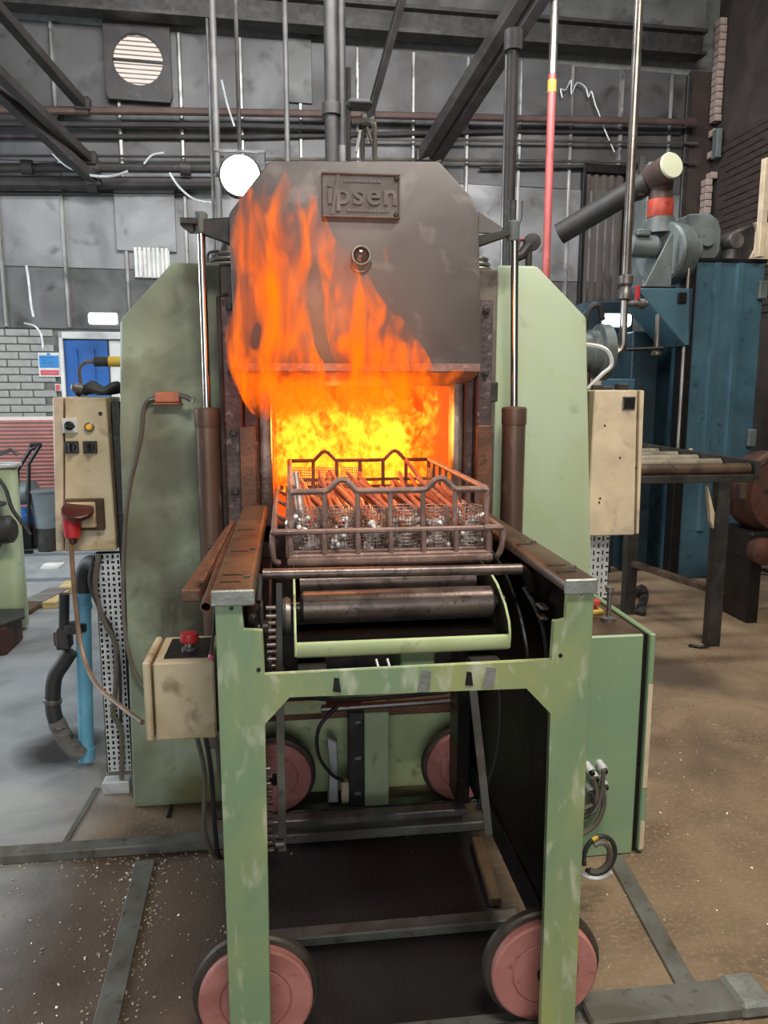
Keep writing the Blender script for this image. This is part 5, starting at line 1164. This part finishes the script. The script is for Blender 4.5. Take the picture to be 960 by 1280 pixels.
# ------------------------------------------------------------------ burner flange between furnace and blue machine
bf = thing('gas_burner', 'grey round flanged burner head sticking out behind the furnace', 'burner', (2.0, 5.2, 1.6))
build(MB().lathe([(.13, -.5), (.13, -.14), (.15, -.13), (.15, -.08), (.19, -.07), (.19, .0), (.17, .01), (.06, .015)], (2.2, 5.2, 1.79), 'x', 28), 'flange', M['grey_mach'], bf)
build(MB().box(1.93, 2.06, 5.1, 5.3, 1.30, 1.66, .02), 'leg_casting', M['rustmach'], bf)
build(MB().tube(smoothpath([(2.0, 5.1, 1.95), (2.02, 5.08, 2.07), (2.08, 5.08, 2.09), (2.12, 5.1, 2.0)], 4), .02, 8), 'eye_hose', M['rubber'], bf)

# ------------------------------------------------------------------ blue machine with hopper and blowers
bm_ = thing('blue_furnace', 'tall ribbed blue machine casing against the right brick wall', 'machine', (3.45, 6.2, 0))
a = at(872, 328, 5.8); b = at(955, 326, 5.8)
build(MB().box(a.x, b.x + .02, 5.8, 6.6, .0, 2.51, .01), 'casing', M['blue_mach'], bm_)
for f in (.30, .64): x = a.x + (b.x - a.x) * f; build(MB().prism([(x - .035, 5.8), (x - .02, 5.775), (x + .02, 5.775), (x + .035, 5.8)], 'z', .4, 2.50), 'rib', M['blue_mach'], bm_)
build(MB().box(a.x - .02, b.x + .03, 5.79, 6.6, 2.505, 2.535, .004), 'top_edge', M['black'], bm_)
for z in (2.30, 1.15): build(MB().box(b.x - .04, b.x + .03, 5.76, 5.80, z - .07, z + .07, .008), 'hinge', M['grey_mach'], bm_)
build(MB().box(a.x - .09, a.x - .01, 5.78, 5.9, .0, 2.50, .006), 'edge_channel', M['black'], bm_)
build(MB().cyl((a.x - .10, 5.74, .9), (a.x - .10, 5.74, 2.45), .014, n=8), 'conduit', M['pipe_steel'], bm_)
build(MB().tube(smoothpath([(a.x - .10, 5.74, 1.0), (a.x - .12, 5.74, .92), (a.x - .25, 5.74, .88), (a.x - .45, 5.74, .93)], 4), .014, 8), 'bottom_hose', M['rubber'], bm_)
for (x, z, w_, h_) in ((.28, .98, .02, .09), (.40, 1.0, .03, .04)): build(MB().box(a.x + w_ + x - .28, a.x + x - .28 + .05, 5.78, 5.80, z, z + h_, .004), 'latch', M['beige2'], bm_)
tag(build(MB().box(b.x - .11, b.x - .06, 5.70, 5.76, 2.535, 3.25, .004), 'pale_post', M['beige2']), 'pale square post at the right edge above the blue machine', 'post')
hp = thing('blue_hopper', 'blue wedge shaped hopper box hanging under the blower', 'hopper', (2.85, 5.7, 1.86))
build(MB().prism([(2.60, 2.275), (2.995, 2.28), (3.02, 1.865), (2.985, 1.86), (2.605, 2.245)], 'y', 5.6, 6.0, .006), 'hopper_body', M['blue_mach'], hp)
build(MB().box(2.995, 3.035, 5.62, 6.0, 1.86, 2.28, .004), 'side_plate', M['blue_dark'], hp)
build(MB().box(2.90, 2.97, 5.58, 5.60, 2.17, 2.25, .006), 'grab_handle', M['black'], hp)
build(MB().box(2.575, 2.60, 5.58, 5.62, 2.18, 2.29, .002), 'warning_stripe', M['red'], hp)
db = thing('quench_body', 'dark teal machine body behind the batten light and supply pipe', 'machine', (2.9, 6.6, 0))
build(MB().prism([(2.45, 1.2), (2.45, 2.05), (2.64, 2.30), (3.03, 2.30), (3.03, 1.2)], 'y', 6.6, 7.2, .02), 'upper_body', M['blue_dark'], db)
build(MB().box(2.80, 3.03, 6.1, 7.2, .0, 2.0, .01), 'column', M['blue_dark'], db)
build(MB().box(2.45, 2.95, 6.3, 7.0, .0, 1.2, .01), 'plinth', M['black'], db)
build(MB().box(2.47, 2.80, 6.0, 6.4, 1.38, 1.62, .01), 'side_tank', M['blue_mach'], db)
build(MB().prism([(2.36, 1.62), (2.49, 1.62), (2.49, 1.40), (2.44, 1.18), (2.40, 1.18)], 'y', 5.95, 6.1, .005), 'nozzle', M['grey_mach'], db)
build(MB().box(2.38, 2.48, 5.94, 5.95, 1.44, 1.60), 'paper_tag', M['beige2'], db)
build(MB().box(2.5, 2.78, 5.95, 6.3, 1.16, 1.32, .01), 'pale_unit', M['grey_mach'], db)
# blower on the hopper
bl = thing('blower_fan', 'grey snail blower with red banded outlet pipe above the hopper', 'blower', (2.9, 5.9, 2.28))
build(MB().lathe([(.10, -.10), (.22, -.10), (.235, -.08), (.235, .08), (.22, .10), (.10, .10)], (2.955, 5.9, 2.575), V((.9, .42, 0)), 30), 'scroll', M['grey_mach'], bl)
build(MB().lathe([(.10, 0), (.10, .16), (.115, .165), (.115, .185)], (3.04, 5.94, 2.62), V((.9, .42, 0)), 24), 'inlet', M['grey_mach'], bl)
build(MB().prism([(2.865, 2.68), (2.885, 2.68), (2.89, 2.27), (2.66, 2.27)], 'y', 5.68, 5.70, .003), 'side_stay', M['grey_mach'], bl)
build(MB().box(2.66, 2.92, 5.66, 6.05, 2.275, 2.30, .003), 'base_plate', M['black'], bl)
build(MB().lathe([(.06, 0), (.085, .02), (.085, .22), (.06, .25)], (2.60, 5.85, 2.615), 'x', 20), 'motor', M['grey_mach'], bl)
build(MB().box(2.64, 2.75, 5.76, 5.88, 2.68, 2.73, .01), 'terminal_box', M['grey_mach'], bl)
build(MB().lathe([(.13, 0), (.105, .10), (.10, .12)], (2.885, 5.9, 2.72), 'z', 20), 'outlet_cone', M['grey_mach'], bl)
build(MB().lathe([(.094, 0), (.097, .005), (.097, .125), (.094, .13)], (2.875, 5.9, 2.84), 'z', 22), 'red_band', M['redband'], bl)
build(MB().tube(smoothpath([(2.875, 5.9, 2.95), (2.87, 5.9, 3.04), (2.865, 5.88, 3.08), (2.855, 5.86, 3.12)], 4), .088, 18), 'outlet_elbow', M['pipe_brown'], bl)
dk = thing('exhaust_duct', 'long sooty exhaust duct slanting across the shutter to a pale end cap', 'duct', (2.25, 5.95, 2.7))
build(MB().tube([(2.22, 6.3, 2.78), (2.76, 5.93, 3.10)], .085, 18), 'duct_run', M['rubber'], dk)
build(MB().tube([(2.77, 6.10, 3.10), (2.845, 5.70, 3.165)], .098, 22), 'duct_end', M['pipe_brown'], dk)
build(MB().lathe([(.002, -.012), (.090, -.010), (.097, 0), (.097, .02)], (2.846, 5.695, 3.166), V((-.18, .97, -.16)), 26), 'end_cap', M['offwhite'], dk)
build(MB().box(2.70, 2.74, 5.9, 5.95, 3.0, 3.28, .003), 'flange_plate', M['pipe_dark'], dk)
# the grey column and second blower on the blue machine
tag(build(MB().box(3.26, 3.48, 6.95, 7.2, .0, 3.55, .01), 'grey_column', M['grey_mach']), 'grey square column behind the red banded pipe', 'column')
b2_ = thing('second_blower', 'grey rounded blower casing standing on the blue machine', 'blower', (3.35, 6.0, 2.53))
build(MB().prism([(3.20, 2.54), (3.17, 2.90), (3.34, 2.91), (3.42, 2.86), (3.45, 2.78), (3.45, 2.62), (3.40, 2.54)], 'y', 6.0, 6.25, .012), 'casing', M['grey_mach'], b2_)
build(MB().lathe([(.05, 0), (.07, .02), (.07, .05)], (3.31, 6.0, 2.72), V((0, -1, 0)), 18), 'boss', M['grey_mach'], b2_)
b3_ = thing('cooling_fan', 'dark curved fan housing with round cap on top of the blue machine, rightmost', 'blower', (3.65, 6.1, 2.53))
build(MB().prism([(3.50, 2.54), (3.52, 2.66), (3.62, 2.80), (3.76, 2.86), (3.92, 2.86), (3.92, 2.54)], 'y', 6.1, 6.5, .02), 'housing', M['dark_steel'], b3_)
build(MB().prism([(3.72, 2.54), (3.80, 2.66), (3.80, 2.80), (3.76, 2.862), (3.94, 2.862), (3.94, 2.54)], 'y', 6.06, 6.1, .006), 'side_plate', M['beige2'], b3_)
build(MB().lathe([(.05, .12), (.072, .10), (.072, .0), (.06, -.02)], (3.56, 5.98, 2.70), 'y', 20), 'round_cap', M['steel'], b3_)
build(MB().lathe([(.09, 0), (.07, .03), (.07, .10)], (3.55, 6.02, 2.535), 'z', 18), 'neck', M['dark_steel'], b3_)
tag(build(MB().box(3.62, 3.68, 7.9, 8.0, 3.95, 4.25, .004), 'wall_bracket', M['grey_mach']), 'small grey bracket on the wall corner at upper right', 'bracket').location = wat(895, 198, .25)
# rusty machine at the right edge
rm_ = thing('rusty_machine', 'rusty red rounded machine cut off by the right edge', 'machine', (3.15, 4.75, 0))
build(MB().lathe([(.10, -.18), (.24, -.16), (.27, -.10), (.27, .10), (.24, .16), (.10, .18)], (3.20, 4.75, .86), 'y', 30), 'drum', M['rustmach'], rm_)
build(MB().tube([(3.20 + .29 * math.cos(a), 4.60, .86 + .29 * math.sin(a)) for a in [.6 + 2.6 * k / 16 for k in range(17)]], .022, 8), 'guard_hoop', M['wood_dk'], rm_)
build(MB().box(2.98, 3.5, 4.58, 4.95, .42, .62, .02), 'cradle', M['black'], rm_)
build(MB().lathe([(.03, 0), (.09, .02), (.09, .10), (.03, .12)], (3.05, 4.5, .50), 'y', 18), 'knob_end', M['rustmach'], rm_)
for x in (3.0, 3.4): build(MB().box(x, x + .08, 4.6, 4.9, .0, .44), 'leg', M['black'], rm_)

# ================================================================== FAR LEFT
gm = thing('green_pump_unit', 'pale green pump unit with flanged pipe at the left edge', 'machine', (-2.2, 5.1, 0))
build(MB().prism([(-2.9, 4.95), (-1.85, 4.95), (-1.76, 4.97), (-1.70, 5.02), (-1.70, 5.10), (-2.9, 5.35)], 'z', .02, 1.06, .01), 'casing', M['green_panel_clean'], gm)
build(MB().prism([(-2.9, 4.93), (-1.84, 4.93), (-1.75, 4.95), (-1.68, 5.0), (-1.68, 5.12), (-2.9, 5.37)], 'z', 1.06, 1.085, .004), 'top_lip', M['white_metal'], gm)
build(MB().lathe([(.06, 0), (.125, .01), (.125, .07), (.09, .08), (.09, .16), (.115, .17), (.115, .20), (.085, .21), (.085, .30), (.06, .32)], (-1.98, 4.86, .665), V((1, -.05, .12)), 26), 'flanged_pipe', M['dark_steel'], gm)
build(MB().cyl((-1.80, 4.86, .70), (-1.80, 4.86, .84), .03), 'valve_stem', M['dark_steel'], gm)
build(MB().lathe([(.02, 0), (.09, .004), (.095, .012), (.09, .02), (.02, .022)], (-1.80, 4.86, .84), 'z', 22), 'handwheel', M['pipe_dark'], gm)
build(MB().tube(smoothpath([(-1.80, 4.92, 1.05), (-1.72, 4.90, .95), (-1.68, 4.88, .82), (-1.62, 4.85, .74), (-1.575, 4.85, .66)], 4), .012, 6), 'feed_cable', M['rubber'], gm)
build(MB().tube([(-1.88, 5.0, 1.10), (-1.70, 5.0, 1.17), (-1.66, 5.0, 1.14)], .014, 6), 'loose_rod', M['steel'], gm)
build(MB().tube(smoothpath([(-1.93, 4.95, 1.33), (-1.82, 4.95, 1.34), (-1.77, 4.95, 1.29), (-1.76, 4.95, 1.26)], 4), .016, 8).cyl((-1.93, 4.95, 1.06), (-1.93, 4.95, 1.34), .016), 'hook_pipe', M['black'], gm)
c = at(57, 640, 7.6)
tb = thing('grey_tub', 'grey tapered plastic tub by the red slatted screen', 'tub', (c.x, 7.6, 0))
z0 = at(57, 660, 7.6).z; z1 = at(57, 612, 7.6).z
build(MB().lathe([(.09, z0), (.10, z0 + .01), (.135, z1 - .03), (.14, z1), (.128, z1), (.12, z1 - .03), (.09, z0 + .02)], (c.x, 7.6, 0), 'z', 26), 'tub_wall', M['tub'], tb)
build(MB().lathe([(.136, 0), (.146, .004), (.146, .018), (.138, .022)], (c.x, 7.6, z1 - .02), 'z', 26), 'rim', M['tub'], tb)
build(MB().lathe([(.09, 0), (.09, z0 + .02)], (c.x, 7.6, 0), 'z', 18), 'pedestal', M['dark_steel'], tb)
c2 = at(30, 650, 7.8)
heap = thing('parts_heap', 'dark machine parts with blue sheeting beside the grey tub', 'heap', (c2.x, 7.8, 0))
build(MB().ball((c2.x + .02, 7.75, .30), .12, 10, (1, .8, .9)).ball((c2.x - .1, 7.8, .42), .08, 8), 'blue_sheet', M['door_blue'], heap)
build(MB().lathe([(.06, 0), (.11, .02), (.11, .14), (.05, .17)], (c2.x + .02, 7.7, .55), V((.9, -.3, .1)), 18), 'round_casting', M['grey_mach'], heap)
build(MB().box(c2.x - .25, c2.x + .12, 7.65, 8.0, 0, .24, .02), 'crate_block', M['black'], heap)
stk = thing('sack_truck', 'black bent handle of a hand truck in front of the red slats', 'hand truck', (at(28, 600, 7.5).x, 7.5, 0))
pA = lambda x, y: at(x, y, 7.5)
for (dx, dy) in ((0, 0), (14, 4)):
    build(MB().tube([pA(22 + dx, 665), pA(22 + dx, 588 - dy * 2), pA(38 + dx * .8, 562 - dy), pA(48 + dx * .2, 557)], .018, 8), 'handle_bar', M['black'], stk)
build(MB().tube([pA(38, 557), pA(52, 556)], .02, 8), 'grip', M['black'], stk)
build(MB().box(pA(20, 660).x, pA(40, 660).x, 7.44, 7.5, 0, .03), 'toe_plate', M['black'], stk)
# timber and plate on the floor
o = build(MB().bar(fl(42, 755, .03), fl(76, 738, .03), .16, .05, .004), 'timber_plank', M['wood']); tag(o, 'grey weathered plank on the floor left of the switch cabinet', 'plank')
o = build(MB().bar(fl(62, 757, .025), fl(90, 729, .025), .10, .05, .004), 'timber_plank', M['wood2']); tag(o, 'pale yellow plank beside the grey one on the floor', 'plank')
o = build(MB().bar(fl(30, 766, .02), fl(46, 756, .02), .07, .03, .004), 'timber_offcut', M['wood_dk']); tag(o, 'small dark timber offcut in front of the planks', 'offcut')
o = build(MB().box(-2.4, -1.66, 4.55, 4.85, .0, .17, .01), 'steel_skid', M['rustmach']); tag(o, 'rusty dark steel skid end on the floor at the left edge', 'skid')
o = build(MB().prism([(-2.4, 4.5), (-1.70, 4.52), (-1.60, 4.72), (-1.66, 4.90), (-2.4, 4.9)], 'z', .17, .185), 'rubber_mat', M['rubber']); tag(o, 'black rubber sheet lying over the rusty skid at the left edge', 'mat')
tag(build(MB().box(-2.15, -2.0, 6.8, 7.0, .0, .012).ball((-2.08, 6.9, .015), .05, 8, (1.6, 1, .3)), 'paper_scrap', M['white']), 'crumpled white paper on the bright floor at far left', 'paper')
for k, (y, xa, xb) in enumerate(((6.35, -5, -1.1), (7.35, -5, -1.2))):
    tag(build(MB().box(xa, xb, y, y + .10, .0, .004), 'floor_strip', M['tub']), ['grey strip across the bright floor, nearer one', 'grey strip across the bright floor, farther one'][k], 'strip')

# ================================================================== FLOOR RAILS AND STRIPS
def rail(y, x0, x1, w, h, mat, label, lean=0.0):
    return tag(build(MB().bar((x0, y, h / 2), (x1, y + lean, h / 2), w, h, .004), 'floor_rail', mat), label, 'rail', 'rails across the floor')
fr = thing('floor_rail', 'front steel floor rail with a square end block at lower right', 'rail', (.3, 1.6, 0), 'rails across the floor')
build(MB().box(-1.6, 1.09, 1.585, 1.645, .0, .012, .003).box(.70, 1.10, 1.56, 1.66, .0, .035, .006), 'rail_bar', M['flat_steel'], fr)
build(MB().box(-.30, .60, 1.566, 1.576, .0, .048, .002), 'rail_flange', M['dark_steel'], fr)
build(MB().box(1.085, 1.175, 1.555, 1.665, .0, .045, .010), 'end_block', M['railend'], fr)
rail(2.66, -.3, .75, .05, .012, M['steel'], 'rear steel rail under the back wheels of the table')
rail(2.475, -1.4, .75, .06, .035, M['flat_steel'], 'long raised steel kerb rail crossing the floor left of the table')
rail(1.97, -.10, .64, .05, .03, M['flat_steel'], 'dull steel tie bar on the floor in the middle under the table')
def strip(p0, p1, w, label, bolt=None):
    root = thing('floor_strip', label, 'strip', (p0 + p1) / 2)
    build(MB().bar(p0 + V((0, 0, .005)), p1 + V((0, 0, .005)), w, .010, .002), 'flat_bar', M['flat_steel'], root)
    if bolt: build(MB().lathe([(.010, 0), (.010, .006), (.006, .009)], bolt + V((0, 0, .010)), 'z', 10), 'bolt_head', M['steel'], root)
strip(fl(182, 1078), fl(128, 1300), .062, 'flat steel strip on the floor left of the loading table')
strip(fl(768, 1072), fl(868, 1252), .055, 'flat steel strip on the floor right of the loading table with a bolt', fl(874, 1248))
o = build(MB().bar(fl(596, 1050, .02), fl(620, 1128, .02), .035, .03, .003), 'timber_batten', M['wood_dk']); tag(o, 'thin brown batten lying on the floor inside the table legs', 'batten')
tag(build(MB().bar(fl(210, 1022, .002), fl(222, 985, .002), .012, .004), 'floor_slot', M['black']), 'dark slot in the floor under the left green panel', 'slot')
tag(build(MB().bar(fl(80, 1056, .003), fl(122, 985, .003), .02, .006), 'floor_strip', M['flat_steel']), 'narrow steel strip on the floor running to the left cable tray', 'strip')
# scale and swarf scattered over the floor
rr = random.Random(21); mb = MB()
for k in range(1500):
    if k < 500:
        x, y = rr.uniform(.68, 2.1), rr.uniform(1.45, 2.4) + rr.random() ** 2 * 1.6
    elif k < 800: x, y = rr.uniform(-1.3, -.16), 2.44 + rr.gauss(0, .05)
    elif k < 1150: x, y = rr.uniform(-1.1, -.2), rr.uniform(1.5, 2.45)
    elif k < 1300:
        t_ = rr.random(); q_ = fl(182, 1078).lerp(fl(128, 1300), t_); x, y = q_.x + rr.choice((-1, 1)) * rr.uniform(.03, .07), q_.y
    else: x, y = rr.uniform(-1.2, 2.4), rr.uniform(2.3, 4.2)
    s = rr.uniform(.001, .003)
    Mx = Matrix.Translation((x, y, s * .4)) @ Euler((rr.uniform(0, .6), rr.uniform(0, .6), rr.uniform(0, 6))).to_matrix().to_4x4()
    mb.box(-s * rr.uniform(.8, 2.2), s, -s, s * rr.uniform(.5, 1.2), -s * .4, s * .5, 0, 1, Mx)
o = build(mb, 'swarf_chips', M['chip'], smooth=0); tag(o, 'shiny metal chips and scale scattered over the floor', 'swarf', kind='stuff')
